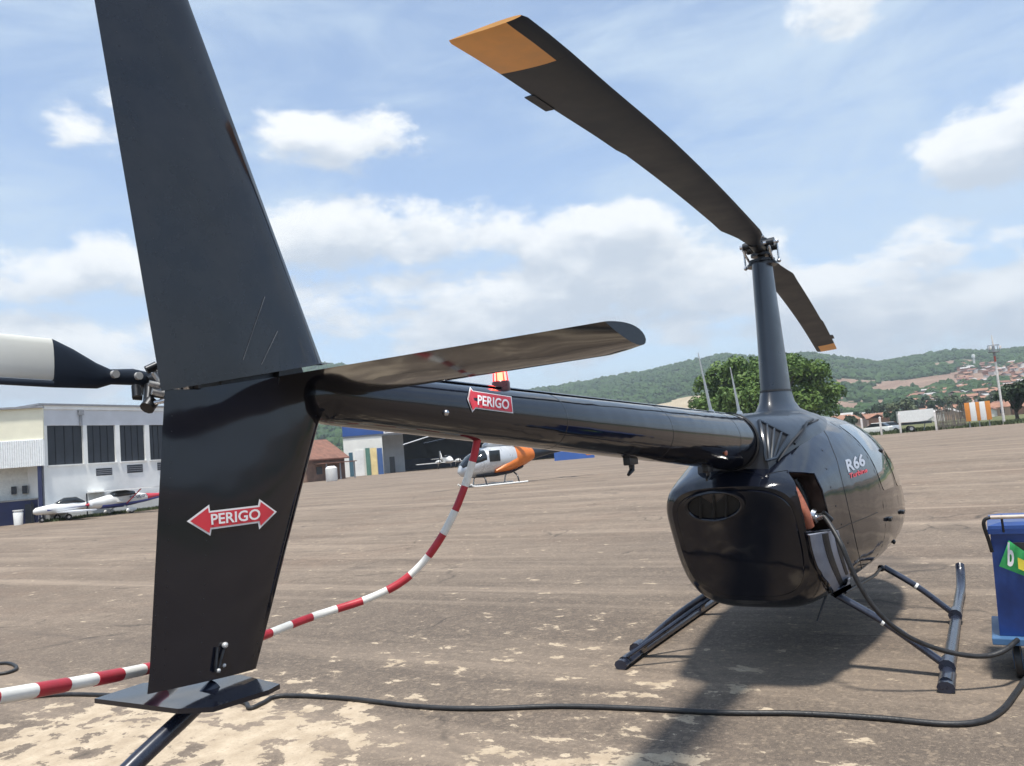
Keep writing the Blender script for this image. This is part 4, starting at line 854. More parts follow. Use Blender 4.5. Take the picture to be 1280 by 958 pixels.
g = G(); sx_ = s_(23); g.tube([(sx_, -.4*fw.sg, .0), (sx_, -.4*fw.sg, .75), (sx_, -.4*fw.sg, .86)], [.24, .28, .2], 12); g.tube([(sx_, -.4*fw.sg, .86), (sx_, -.4*fw.sg, .92)], .3, 12); bn = g.build('litter_bin', WHITE, None, 40)
bn.location = tuple(fw.o); bn.rotation_euler = (0, 0, fw.rz); tag(bn, 'white lidded bin standing in front of the navy bay', 'bin')
# --- generic light aircraft; local x = nose, z up
def elli(x, w, zb, zt, n=16): return [np.array([x, w*math.cos(t), (zb+zt)/2+(zt-zb)/2*math.sin(t)]) for t in np.linspace(0, 2*math.pi, n, endpoint=False)]
def lofted(par, name, m, st, n=16, sm=50): g = G(); g.loft([elli(*s, n) for s in st]); return g.build(name, m, par, sm)
def slab(par, name, m, poly, z0, z1, ax=2): g = G(); g.prism(poly, ax, z0, z1); return g.build(name, m, par)
def wheel(par, x, y, r, w=.1):
    g = G(); g.tube([(x, y-w/2, r), (x, y-w*.4, r), (x, y+w*.4, r), (x, y+w/2, r)], [r*.8, r, r, r*.8], 16); o = g.build('wheel', RUBBER, par, 40)
    g = G(); g.tube([(x, y-w*.52, r), (x, y+w*.52, r)], r*.45, 12); g.build('rim', STEEL, o, 40); return o
PW = mat('aircraft_white', (.70, .70, .68), .35, var=.05, scale=2); PB = mat('aircraft_blue', (.03, .04, .19), .35, var=.1); PR = mat('aircraft_red', (.52, .04, .06), .38, var=.1); CANO = mat('canopy_glass', (.02, .025, .03), .06, var=.1)
def high_wing(loc, rz):
    p = empty('light_aircraft', loc, rz, 'white, blue and red high-wing light aircraft parked along the white hangar', 'aircraft')
    lofted(p, 'fuselage', PW, [(3.0, .12, .95, 1.2), (2.9, .34, .78, 1.4), (2.2, .46, .65, 1.55), (1.5, .52, .6, 1.7), (.4, .52, .6, 1.9), (-.6, .46, .68, 1.8), (-1.6, .34, .84, 1.55)])
    lofted(p, 'blue_belly', PB, [(2.2, .475, .63, 1.05), (.4, .535, .585, 1.06), (-1.6, .355, .82, 1.14), (-3.0, .20, 1.05, 1.28)]); lofted(p, 'red_tail_cone', PR, [(-1.61, .345, .87, 1.56), (-2.6, .23, 1.06, 1.48), (-4.2, .10, 1.27, 1.42)])
    lofted(p, 'cabin_window', CANO, [(1.35, .42, 1.5, 1.72), (1.0, .535, 1.3, 1.96), (.2, .535, 1.32, 2.02), (-.5, .42, 1.42, 1.9)])
    slab(p, 'wing', PW, [(.95, -4.1), (1.05, -3.9), (1.15, 0), (1.05, 3.9), (.95, 4.1), (-.1, 4.1), (-.25, 0), (-.1, -4.1)], 2.0, 2.09)
    for s in (1, -1):
        g = G(); g.tube([(.35, s*.5, .85), (.6, s*2.4, 2.0)], .045, 8); g.build('wing_strut', PR if s > 0 else PW, p, 40)
        g = G(); g.tube([(.5, s*.45, .7), (.55, s*1.15, .34)], .05, 8); g.build('gear_leg', PW, p, 40)
        w = wheel(p, .55, s*1.2, .22, .14); lofted(w, 'wheel_spat', PW, [(.95, .02, .22, .3), (.85, .09, .16, .46), (.5, .13, .14, .52), (.1, .06, .25, .4)]).location = (0, s*1.2, 0)
    slab(p, 'tailplane', PW, [(-3.4, -1.6), (-3.2, 0), (-3.4, 1.6), (-4.1, 1.55), (-4.2, 0), (-4.1, -1.55)], 1.36, 1.42); slab(p, 'fin', PB, [(-3.0, 1.4), (-3.9, 2.45), (-4.4, 2.45), (-4.25, 1.35)], -.05, .05, 1)
    g = G(); g.tube([(3.0, 0, 1.07), (3.2, 0, 1.07)], [.15, .03], 12); sp_ = g.build('spinner', PR, p, 40)
    g = G(); g.box(3.06, 3.1, -.05, .05, .15, 2.0); g.build('propeller', DARKM, sp_)
    wheel(p, -3.9, 0, .12, .08)
    text_flat('PT-ZJU', (-.55, -.42, 1.22) if False else (-1.45, .47, 1.22), (1, 0, 0), (0, 0, 1), 1.2, .26, mat('registration_dark', (.03, .04, .1), .5), 'registration', p)
    text_flat('PT-ZJU', (1.0-.9, .545, 1.18), (-1, .0, 0), (0, 0, 1), 1.3, .28, MATS['registration_dark'], 'registration', p)
    return p
d_ = fr.e; hw = gp(157, 58.8); hp_ = high_wing((hw[0], hw[1], 0), math.atan2(-d_[1], -d_[0])+.10); hp_.scale = (1, .8, .78)
lw = gp(88, 57.6); LWA = empty('light_aircraft', (lw[0], lw[1], 0), math.atan2(-d_[1], -d_[0])-.25, 'low grey and white aircraft with drooped wing beside the high-wing one', 'aircraft')
lofted(LWA, 'fuselage', PW, [(2.2, .1, .6, .8), (2.0, .3, .5, .95), (1.0, .4, .42, 1.1), (0, .4, .45, 1.15), (-1.2, .26, .55, 1.0), (-3.0, .08, .75, .9)]); lofted(LWA, 'canopy', CANO, [(.9, .2, 1.0, 1.15), (.4, .34, .95, 1.42), (-.3, .34, .95, 1.42), (-.8, .2, 1.0, 1.1)]); lofted(LWA, 'blue_stripe', PB, [(1.5, .375, .62, .84), (0, .41, .68, .86), (-2.0, .19, .72, .86)])
slab(LWA, 'wing', WALLG, [(.8, -3.6), (1.0, 0), (.8, 3.6), (-.1, 3.6), (-.3, 0), (-.1, -3.6)], .5, .58); slab(LWA, 'tailplane', PW, [(-2.5, -1.1), (-2.4, 0), (-2.5, 1.1), (-3.0, 1.1), (-3.0, -1.1)], .82, .86); slab(LWA, 'fin', PW, [(-2.3, .85), (-2.9, 1.6), (-3.2, 1.6), (-3.05, .85)], -.04, .04, 1)
for s in (1, -1): wheel(LWA, .5, s*.9, .2, .12); g = G(); g.cyl((.5, s*.9, .2), (.5, s*.75, .5), .04); g.build('gear_leg', STEEL, LWA)
wheel(LWA, 1.7, 0, .17, .1); g = G(); g.cyl((1.7, 0, .17), (1.7, 0, .55), .035); g.build('gear_leg', STEEL, LWA); g = G(); g.box(2.2, 2.24, -.05, .05, .1, 1.35); g.build('propeller', DARKM, LWA)
# --- blue hangar
fh_ = Frame(gp(431, 150), gp(760, 158)); HB = fh_.root('blue_hangar', 'big open hangar with blue fascia above a white end bay', 'building')
BLUE = mat('fascia_blue', (.025, .085, .30), .5, var=.12, scale=.2); hs = lambda px, y=570: fh_.sz(px, y)[0]; hz = lambda px, y: fh_.sz(px, y)[1]
Z1 = hz(432, 523); Z0 = hz(432, 546); LH = fh_.len
fh_.box(HB, 'fascia', BLUE, 0, LH, 0, .6, Z0, Z1); fh_.box(HB, 'roof', TRIM, -.3, LH+.3, .6, 32, Z1-1.2, Z1-.6)
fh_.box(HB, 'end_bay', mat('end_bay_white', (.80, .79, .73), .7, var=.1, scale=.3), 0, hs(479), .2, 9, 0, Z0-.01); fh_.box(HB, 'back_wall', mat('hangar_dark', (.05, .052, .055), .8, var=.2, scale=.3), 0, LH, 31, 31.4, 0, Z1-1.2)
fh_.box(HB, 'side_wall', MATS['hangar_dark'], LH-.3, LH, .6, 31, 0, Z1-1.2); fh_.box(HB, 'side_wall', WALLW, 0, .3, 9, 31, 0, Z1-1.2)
fh_.box(HB, 'inner_partition', WALLG, hs(479), hs(509), 9, 9.3, 0, Z0)
fh_.box(HB, 'door_rail', TRIM, 0, LH, .1, .3, Z0-.35, Z0-.02)
for k in range(1, 7): fh_.box(HB, 'roof_truss', TRIM, hs(479)+.2, LH-.4, 2+k*4.2, 2.3+k*4.2, Z1-1.9, Z1-1.25)
g = G(); q0, q1 = hs(505), hs(552); g.tube([(q0, .4*fh_.sg, hz(505, 556)), (q1, .4*fh_.sg, hz(552, 541))], .12, 6); g.build('diagonal_brace', WALLG, HB)
sgn_ = fh_.box(HB, 'name_board', SIGNW, hs(481.5), hs(520), -.12, -.004, hz(495, 541), hz(495, 531.5))
text_flat('LIDER', (hs(483), -.13*fh_.sg, hz(495, 539.6)), (1, 0, 0), (0, 0, 1), hs(503)-hs(483), hz(495, 533)-hz(495, 539.6), NAVY, 'board_lettering', sgn_, .03)
fh_.box(HB, 'shutter', WALLW, hs(443.5), hs(455), .1, .197, .02, hz(448, 563)); fh_.box(HB, 'side_door', mat('door_teal', (.05, .12, .16), .5), hs(436), hs(441), .1, .197, .02, hz(438, 566))
fh_.box(HB, 'cabinet', DKGL, hs(487.5), hs(494), 3, 4, .0, hz(490, 571))
fh_.box(HB, 'low_wall', NAVY, hs(494), LH-1, 29, 29.3, 0, 2.4)
for (a, b, c, nm, lb) in ((457, 462.5, (.06, .15, .11), 'green', 'dark green board leaning on the white end bay'), (463, 471, (.60, .47, .22), 'yellow', 'pale yellow board leaning on the white end bay'), (471.5, 478, (.03, .08, .22), 'blue', 'navy blue board leaning on the white end bay')):
    g = G(); s0, s1 = hs(a), hs(b); zz = hz(a, 560.5); V = [(s, t*fh_.sg, z) for s in (s0, s1) for (t, z) in ((-1.0, .0), (-.88, .0), (-.1, zz), (-.22, zz))]
    g.loft([V[:4], V[4:]]); o = g.build('board', mat('board_'+nm, c, .6, var=.15, scale=.8)); o.location = tuple(fh_.o); o.rotation_euler = (0, 0, fh_.rz); tag(o, lb, 'board')
# twin-engine aircraft in the hangar mouth
tw = fh_.o+fh_.e*hs(556)-fh_.n*3.0; T = empty('twin_aircraft', tw, fh_.rz-math.pi/2*fh_.sg+.15, 'white twin-engine aircraft standing in the mouth of the blue hangar', 'aircraft')
lofted(T, 'fuselage', PW, [(3.6, .1, 1.3, 1.5), (3.2, .4, 1.05, 1.75), (2.2, .6, .95, 2.1), (1.2, .64, .95, 2.5), (-.6, .64, .95, 2.5), (-2.2, .42, 1.25, 2.2), (-4.6, .12, 1.7, 2.0)]); lofted(T, 'cockpit_window', CANO, [(1.9, .4, 1.9, 2.2), (1.3, .655, 1.95, 2.52), (-.5, .655, 2.0, 2.45)])
slab(T, 'wing', PW, [(1.0, -.5), (.6, -5.9), (-.4, -5.9), (-.9, 0), (-.4, 5.9), (.6, 5.9), (1.0, .5)], 1.1, 1.26); slab(T, 'fin', PW, [(-3.4, 1.9), (-4.5, 3.4), (-5.1, 3.4), (-4.8, 1.9)], -.06, .06, 1); slab(T, 'tailplane', PW, [(-4.2, -1.9), (-4.0, 0), (-4.2, 1.9), (-4.9, 1.9), (-4.9, -1.9)], 1.9, 1.98)
for s in (1, -1):
    en_ = lofted(T, 'engine', PW, [(1.9, .18, 1.15, 1.5), (1.7, .36, .98, 1.68), (.2, .36, 1.0, 1.62), (-1.2, .1, 1.2, 1.4)]); en_.location = (0, s*1.9, 0)
    g = G(); g.box(1.9, 1.95, s*1.9-.06, s*1.9+.06, .35, 2.3); g.tube([(1.9, s*1.9, 1.32), (2.15, s*1.9, 1.32)], [.14, .03], 10); g.build('propeller', DARKM, T, 40)
    wheel(T, -.2, s*1.7, .3, .16); g = G(); g.cyl((-.2, s*1.7, .3), (-.2, s*1.7, 1.1), .06); g.build('gear_leg', STEEL, T)
wheel(T, 2.6, 0, .25, .14); g = G(); g.cyl((2.6, 0, .25), (2.6, 0, 1.1), .05); g.build('gear_leg', STEEL, T)
# --- orange and silver helicopter, nose to the left
OR = mat('heli_orange', (.62, .17, .03), .32, var=.1, scale=2); SI = mat('heli_silver', (.52, .54, .56), .3, metal=.25, var=.08, scale=2)
oh = gp(622, 45.5); tl = np.array([_R[0], _R[1]]); tl /= np.linalg.norm(tl); ohz = math.atan2(-tl[1], -tl[0])+.42
O = empty('helicopter', (oh[0], oh[1], 0), ohz, 'silver and orange helicopter on skids standing in front of the blue hangar', 'helicopter')
lofted(O, 'cabin', SI, [(2.5, .15, .82, 1.0), (2.35, .45, .66, 1.3), (1.9, .75, .56, 1.75), (1.2, .92, .52, 2.15), (.4, .93, .52, 2.28), (-.35, .88, .56, 2.28), (-.9, .77, .68, 2.25)], 24)
lofted(O, 'rear_body', OR, [(-.89, .775, .675, 2.255), (-1.0, .75, .70, 2.24), (-1.7, .5, 1.0, 2.1), (-2.3, .3, 1.3, 1.92)], 24)
lofted(O, 'orange_flank', OR, [(.55, .955, .66, .95), (.1, .955, .62, 1.25), (-.35, .905, .60, 1.55), (-.95, .79, .69, 1.9)], 24); lofted(O, 'dark_belly', DKGL, [(1.6, .62, .50, .75), (.4, .8, .48, .8), (-.6, .7, .56, .85), (-1.4, .4, .8, 1.05)], 16)
lofted(O, 'tail_boom', DKGL, [(-1.9, .36, 1.2, 1.98), (-3.4, .2, 1.5, 1.92), (-6.2, .12, 1.75, 2.0)], 16); lofted(O, 'engine_cowl', SI, [(.9, .1, 2.2, 2.35), (.5, .42, 2.1, 2.62), (-.6, .48, 2.1, 2.72), (-1.7, .3, 1.95, 2.45)], 16)
lofted(O, 'windscreen', CANO, [(2.36, .40, .98, 1.34), (1.9, .765, 1.0, 1.78), (1.3, .935, 1.05, 2.10), (1.05, .945, 1.1, 2.12)], 24)
for s in (1, -1):
    for (x0, x1) in ((.25, .9),):
        g = G(); g.box(x0, x1, s*.9-.03, s*.9+.06*s if s > 0 else -.9+.03, 1.35, 1.98, bev=.02); w_ = g.build('door_window', CANO, O, 40)
    g = G(); y = s*1.05; g.tube(spline([(2.2, y, .2), (1.9, y, .06), (.5, y, .05), (-1.3, y, .05)], 5), .05, 10); sk_ = g.build('skid', WHITE, O, 40)
    for x in (1.25, -.75):
        g = G(); g.tube(spline([(x, s*.45, .62), (x, s*.85, .45), (x, y, .06)], 4), .045, 8); g.build('skid_leg', DARKM if s > 0 else WHITE, sk_, 40)
slab(O, 'fin', OR, [(-5.4, 1.9), (-6.1, 3.0), (-6.5, 3.0), (-6.2, 1.2), (-5.9, 1.2)], -.05, .05, 1); slab(O, 'stabiliser', DKGL, [(-4.2, -1.2), (-4.2, 1.2), (-4.7, 1.2), (-4.7, -1.2)], 1.82, 1.88)
g = G(); g.cyl((-.2, 0, 2.6), (-.2, 0, 3.05), .1, .08); g.ball((-.2, 0, 3.08), .2, sc=(1, 1, .5)); rh_ = g.build('rotor_hub', DARKM, O, 40)
for k in range(3):
    a = k*2*math.pi/3+.3; e1 = np.array([math.cos(a), math.sin(a), 0]); e2 = np.array([-e1[1], e1[0], 0]); c0_ = np.array([-.2, 0, 3.08]); g = G()
    g.loft([[c0_+e1*r-e2*w+[0, 0, -d-.012], c0_+e1*r+e2*w+[0, 0, -d-.012], c0_+e1*r+e2*w+[0, 0, -d+.012], c0_+e1*r-e2*w+[0, 0, -d+.012]] for (r, w, d) in ((.15, .08, 0), (.6, .15, 0), (3, .15, .12), (5.3, .15, .4))]); g.build('rotor_blade', BLADE, rh_)
# --- brown tiled house and clutter left of the blue hangar
TILE = mat('roof_tile_red', (.21, .10, .068), .85, var=.25, scale=1.2); BRICK = mat('wall_brown', (.20, .12, .085), .85, var=.25, scale=1.); 
fb = Frame(gp(385, 128), gp(433.5, 134)); HO = fb.root('house', 'brown brick house with a red tiled gable roof beside the blue hangar', 'house')
ze = fb.sz(410, 572)[1]; zr = fb.sz(410, 547.5)[1]; fb.box(HO, 'wall', BRICK, 0, fb.len, .4, 9, 0, ze)
g = G(); e0, e1 = -.5, fb.len+.4
g.loft([[(e0, t*fb.sg, z) for t, z in ((-.4, ze-.15), (4.7, zr), (9.8, ze-.15), (9.8, ze-.35), (4.7, zr-.25), (-.4, ze-.35))], [(e1, t*fb.sg, z) for t, z in ((-.4, ze-.15), (4.7, zr), (9.8, ze-.15), (9.8, ze-.35), (4.7, zr-.25), (-.4, ze-.35))]]); g.build('roof', TILE, HO)
for q in (.25, .6): fb.box(HO, 'window', DKGL, fb.len*q, fb.len*q+1.2, .32, .397, 1.1, 2.3)
fb.box(HO, 'lean_to_roof', TILE, fb.len*.2, fb.len+.2, -2.2, .3, 2.7, 2.85); 
for q in (.25, .6, .98): fb.box(HO, 'porch_post', TRIM, fb.len*q-.08, fb.len*q+.08, -2.0, -1.84, 0, 2.69)
tk = gp(414, 118); g = G(); g.tube([(0, 0, 0), (0, 0, .2), (0, 0, 1.9), (0, 0, 2.2)], [.75, .85, .85, .5], 16); o = g.build('water_tank', WHITE, None, 40); o.location = tuple(tk); tag(o, 'white round water tank by the brown house', 'tank')
# low blue tarpaulin and white parked aircraft tail beyond the orange helicopter
fz = Frame(gp(692, 120), gp(742, 120)); g = G(); g.loft([[(s, t*fz.sg, z) for t, z in ((0, 0), (.2, 1.3), (1.6, 1.6), (3, 1.2), (3.2, 0))] for s in np.linspace(0, fz.len, 6)]); o = g.build('tarpaulin', BLUE, None, 30); o.location = tuple(fz.o); o.rotation_euler = (0, 0, fz.rz); tag(o, 'low stack under a blue tarpaulin beyond the orange helicopter', 'tarpaulin')
# long shed behind the tail boom
fs = Frame(gp(838, 150), gp(948, 146)); SH = fs.root('shed', 'long low shed with pale and red roof sheets behind the round green tree', 'building')
zr = fs.sz(890, 509)[1]; fs.box(SH, 'wall', WALLW, 0, fs.len, .5, 8, 0, zr-1.2)
for k, (u0, u1, m_) in enumerate(((0, .30, WALLW), (.302, .52, mat('roof_sheet_pale', (.50, .42, .36), .7, var=.15)), (.522, 1, TILE))):
    g = G(); g.loft([[(fs.len*u, t*fs.sg, z) for t, z in ((-.2, zr-1.25), (4.2, zr), (8.6, zr-1.25), (8.6, zr-1.4), (4.2, zr-.2), (-.2, zr-1.4))] for u in (u0, u1)]); g.build('roof_sheet', m_, SH)
# --- trees
def leaf_cloud(blobs, n, size, seed, m, name, parent, zs=1.):
    rg = np.random.default_rng(seed); V = np.zeros((n*4, 3)); vol = np.array([b[3]**2 for b in blobs]); pick = rg.choice(len(blobs), n, p=vol/vol.sum())
    d = rg.normal(size=(n, 3)); d /= np.linalg.norm(d, axis=1)[:, None]; d[:, 2] = np.where(d[:, 2] < -.35, -d[:, 2]*.6, d[:, 2])
    B = np.array(blobs)[pick]; rad = B[:, 3]*(1-.45*rg.random(n)**2.2); C = B[:, :3]+d*rad[:, None]*np.array([1, 1, zs])
    nrm = d+rg.normal(size=(n, 3))*.55; nrm /= np.linalg.norm(nrm, axis=1)[:, None]; u = np.cross(nrm, rg.normal(size=(n, 3))); u /= np.linalg.norm(u, axis=1)[:, None]; v = np.cross(nrm, u)
    s = size*(.6+.8*rg.random(n))[:, None]
    V[0::4] = C-u*s; V[1::4] = C-v*s*.55; V[2::4] = C+u*s; V[3::4] = C+v*s*.55
    o = mesh(name, V, [(4*i, 4*i+1, 4*i+2, 4*i+3) for i in range(n)], m, parent); return o
def leafmat(name, c1, c2, sc=.5):
    if name in MATS: return MATS[name]
    mt = veg_mat(name, c1, c2, sc); b = mt.node_tree.nodes['Principled BSDF']; b.inputs['Roughness'].default_value = .6; b.inputs['Specular IOR Level'].default_value = .3
    return mt
LEAF = leafmat('mango_leaves', (.040, .085, .014), (.115, .185, .036)); LEAF2 = leafmat('dark_leaves', (.016, .034, .014), (.040, .066, .024)); LEAF3 = leafmat('olive_leaves', (.045, .065, .025), (.09, .11, .045))
BARK = mat('bark', (.10, .075, .055), .9, var=.3, scale=2)
def tree(name, base, H_, Wd, seed, lm, label, group=None, n=2200, size=.4, nb=16, cat='tree', low=.28):
    rg = np.random.default_rng(seed); t = empty(name, base, 0, label, cat, group); hc = H_*(low+1)/2; bl = []
    for k in range(nb):
        a = rg.uniform(0, 6.283); q = math.sqrt(rg.random())*.80; zz = rg.uniform(-1, 1); k_ = math.sqrt(max(.1, 1-zz*zz*.8)); r = rg.uniform(.20, .34)*min(Wd, H_)*.62
        bl.append((Wd/2*q*math.cos(a)*k_, Wd/2*q*math.sin(a)*k_, hc+zz*(H_*(1-low)/2-r*.8), r))
    g = G(); tr_ = Wd*.028+.06; g.tube([(0, 0, -.3), (.0, .0, H_*low*.5), (.1, .05, H_*low), (.1, 0, H_*.6)], [tr_*1.5, tr_*1.1, tr_, tr_*.4], 10); tk_ = g.build('trunk', BARK, t, 50)
    for b in bl[:7]:
        g = G(); g.tube([(0.05, 0, H_*low*.85), (b[0]*.5, b[1]*.5, (H_*low+b[2])*.5), (b[0], b[1], b[2])], [tr_*.6, tr_*.4, tr_*.12], 6); g.build('limb', BARK, tk_, 50)
    leaf_cloud(bl, n, size, seed+5, lm, 'crown', t); return t
tree('mango_tree', gp(961, 112), 12.2, 23.5, 11, LEAF, 'big round leafy tree rising behind the rotor mast', n=42000, size=.27, nb=80, low=.06)
tree('tree', gp(1270, 128), 5.2, 5.0, 21, LEAF2, 'dark bushy tree beside the tall mast with platform', n=2600, size=.28)
tree('tree', gp(1299, 126), 6.0, 6.0, 22, LEAF2, 'dark wide tree past the bushy one near the mast', n=2600, size=.28)
tr_spots = [(1080, 300, 7, 8), (1108, 330, 9, 11), (1128, 300, 9, 13), (1141, 330, 10, 12), (1172, 310, 8, 11), (1190, 360, 9, 12), (1062, 250, 5, 7), (1150, 380, 10, 13), (1214, 420, 9, 12), (1232, 330, 7, 9), (1205, 300, 6, 9), (1250, 460, 10, 13), (1120, 250, 5, 8), (1276, 390, 8, 10), (850, 300, 8, 11), (800, 320, 8, 12), (1264, 520, 9, 12), (1180, 480, 10, 14), (1098, 420, 9, 12)]
for i, (px, r, h, w) in enumerate(tr_spots):
    p = terr_px(px, r); tree('tree', p, h, w, 40+i, (LEAF2, LEAF3)[i % 3 == 2], 'olive green tree among the houses of the hillside town' if i % 3 == 2 else 'dark green tree among the houses of the hillside town', 'trees of the hillside town', n=420, size=.75, nb=8)
# --- hillside houses
HW = [mat('house_white', (.62, .59, .54), .8, var=.1, scale=.3), mat('house_tan', (.45, .30, .20), .8, var=.15, scale=.3), mat('house_brick', (.32, .15, .09), .85, var=.2, scale=.3), mat('house_pink', (.52, .36, .30), .8, var=.1, scale=.3)]
HR = [TILE, mat('roof_tile_orange', (.30, .15, .095), .85, var=.25, scale=.5), mat('roof_fibre', (.40, .38, .36), .8, var=.15, scale=.5)]
HN = [('white', 'tan', 'bare brick', 'pink'), ('dark red', 'orange', 'grey')]
def house_proto(wm, rm):
    g = G(); g.box(-4, 4, -3, 3, -3, 3.0); h = g.build('house', wm)
    g = G(); g.loft([[(x, y, z) for y, z in ((-3.5, 2.75), (0, 4.2), (3.5, 2.75), (3.5, 2.6), (0, 4.0), (-3.5, 2.6))] for x in (-4.4, 4.4)]); g.build('roof', rm, h)
    for x in (-2.4, 1.2):
        g = G(); g.box(x, x+1.2, -3.06, -3.0-.004, .9, 2.1); g.build('window', DKGL, h)
    g = G(); g.box(-.6, .4, -3.06, -3.004, -.2, 2.0); g.build('door', BRICK, h); return h
first = {}
rg = random.Random(5); placed = []; tries = 0
while len(placed) < 250 and tries < 6000:
    tries += 1
    if rg.random() < .38: px, r = rg.uniform(1050, 1118), rg.uniform(270, 470)
    elif rg.random() < .22: px, r = rg.uniform(1205, 1295), rg.uniform(780, 1080)
    else: px, r = rg.uniform(1140, 1290), rg.uniform(280, 760)
    a, _ = azel(px, hzy(px)); p = np.array([CAM[0]+r*math.cos(a), CAM[1]+r*math.sin(a), terr(a, r)])
    if any(np.hypot(*(p[:2]-q[:2])) < 9 for q in placed): continue
    placed.append(p); k = (rg.choice((0, 0, 1, 2, 2, 3)), rg.choice((0, 1, 1, 2)))
    if k not in first: o = first[k] = house_proto(HW[k[0]], HR[k[1]])
    else: o = copy_tree(first[k])
    o.location = (p[0], p[1], p[2]+.8); o.rotation_euler = (0, 0, rg.uniform(0, 6.28)); s = rg.uniform(.7, 1.15); o.scale = (s, s*rg.uniform(.8, 1.1), s)
    tag(o, 'small %s house with %s roof on the far hillside' % (HN[0][k[0]], HN[1][k[1]]), 'house', '%s houses with %s roofs on the hillside' % (HN[0][k[0]], HN[1][k[1]]))
# --- airfield edge on the right
# orange and white marker board
fm = Frame(gp(1206.5, 108), gp(1239, 108)); MB = fm.root('marker_board', 'orange and white striped marker board at the apron edge', 'marker board'); zt1, zb1_ = fm.sz(1222, 502.5)[1], fm.sz(1222, 526)[1]
cuts = [0, .2, .43, .58, .80, 1.0]
MO = mat('marker_orange', (.66, .24, .04), .55, var=.12, scale=.8)
for i in range(5): fm.box(MB, 'stripe_panel', (MO, WHITE)[i % 2], fm.len*cuts[i]+.01, fm.len*cuts[i+1]-.01, 0, .10 if i % 2 else .11, max(.15, zb1_), zt1, .01)
for q in (.12, .5, .88): fm.box(MB, 'leg', TRIM, fm.len*q-.06, fm.len*q+.06, .13, .25, 0, zt1-.1)
fm.box(MB, 'finial', TRIM, fm.len*.46, fm.len*.54, .12, .3, zt1, zt1+.35)
# mast with platform
tb = gp(1253, 112); tt = P3(1243.5, 418, 112); TWR = empty('light_mast', tb, 0, 'tall slim white mast with a platform cage near its top', 'mast'); Ht = tt[2]
zz = lambda y: P3(1248, y, 112)[2]
TW = mat('mast_white', (.70, .66, .62), .5, var=.15); TRD = mat('mast_red', (.45, .10, .07), .5, var=.15)
g = G(); g.tube([(0, 0, 0), (0, 0, zz(452))], [.15, .12], 10); g.build('lower_pole', TW, TWR, 40)
g = G(); g.tube([(0, 0, zz(452)), (0, 0, zz(445))], .12, 10); g.build('red_band', TRD, TWR, 40)
g = G(); g.tube([(0, 0, zz(445)), (0, 0, zz(432))], .14, 10); g.tube([(0, 0, zz(440)), (0, 0, zz(438.8))], .62, 12); pf = g.build('platform', TRIM, TWR, 40)
for k in range(8):
    a = k*math.pi/4; g = G(); g.tube([(.6*math.cos(a), .6*math.sin(a), zz(439.5)), (.6*math.cos(a), .6*math.sin(a), zz(431))], .03, 5); g.build('cage_bar', TRIM, pf)
g = G(); g.tube([(.6*math.cos(a), .6*math.sin(a), zz(431)) for a in np.linspace(0, 6.283, 17)], .03, 5); g.build('cage_rail', TRIM, pf)
for k in range(3):
    a = k*2.1+.6; g = G(); g.box(.72*math.cos(a)-.12, .72*math.cos(a)+.12, .72*math.sin(a)-.12, .72*math.sin(a)+.12, zz(436), zz(432.5), bev=.03); g.build('floodlight', TW, pf, 40)
g = G(); g.tube([(0, 0, zz(432)), (0, 0, zz(418))], [.10, .05], 8); g.build('top_pole', TW, TWR, 40)
fbx = gp(1254, 110.6); 
# white box trailer behind posts
fx = Frame(gp(1123.5, 109), gp(1168, 109.6)); TRL = fx.root('box_trailer', 'white box trailer with dark chassis parked behind the boundary posts', 'trailer'); l_ = fx.len
g = G(); zt2 = fx.sz(1145, 512.5)[1]; zl = fx.sz(1145, 527)[1]
g.loft([[(s, t*fx.sg, z) for t, z in ((.2, zl+b_), (2.2, zl+b_), (2.2, zt2), (.2, zt2))] for s, b_ in ((.05, .0), (l_*.55, -.05), (l_*.8, .05), (l_, .5))]); g.build('box_body', WHITE, TRL)
fx.box(TRL, 'chassis', DKGL, .3, l_-.3, .3, 2.1, zl-.35, zl-.06)
for q in (.33,):
    for t in (.35, 2.05):
        c = np.array([l_*q, t*fx.sg, .40]); g = G(); g.tube([c+[0, -.12, 0], c+[0, -.08, 0], c+[0, .08, 0], c+[0, .12, 0]], [.34, .4, .4, .34], 18); w_ = g.build('wheel', RUBBER, TRL, 40); g = G(); g.tube([c+[0, -.135, 0], c+[0, .135, 0]], .2, 12); g.build('rim', STEEL, w_, 40)
g = G(); g.tube([(l_*.68, .6*fx.sg, 0), (l_*.75, .6*fx.sg, zl-.1)], .05, 6); g.build('jack_leg', TRIM, TRL); g = G(); g.tube([(l_*.95, 1.2*fx.sg, zl-.1), (l_+1.2, 1.2*fx.sg, .6)], .06, 6); g.build('drawbar', TRIM, TRL)
# boundary posts
pp = None
for i, (px, r, ytop) in enumerate(((1124, 107, 517), (1168.5, 107, 514), (1100, 106.5, 521), (1077, 107, 523))):
    p = gp(px, r); g = G(); h = P3(px, ytop, r)[2]; g.box(-.11, .11, -.11, .11, 0, h-.12, bev=.015); g.tube([(0, 0, h-.12), (0, 0, h)], [.15, .03], 4); o = g.build('fence_post', TW, None, 30); o.location = tuple(p)
    tag(o, ('square white boundary post at the wheel end of the box trailer', 'square white boundary post at the drawbar end of the box trailer', 'square white boundary post in front of the small white cars', 'square white boundary post nearest the round leafy tree')[i], 'post')
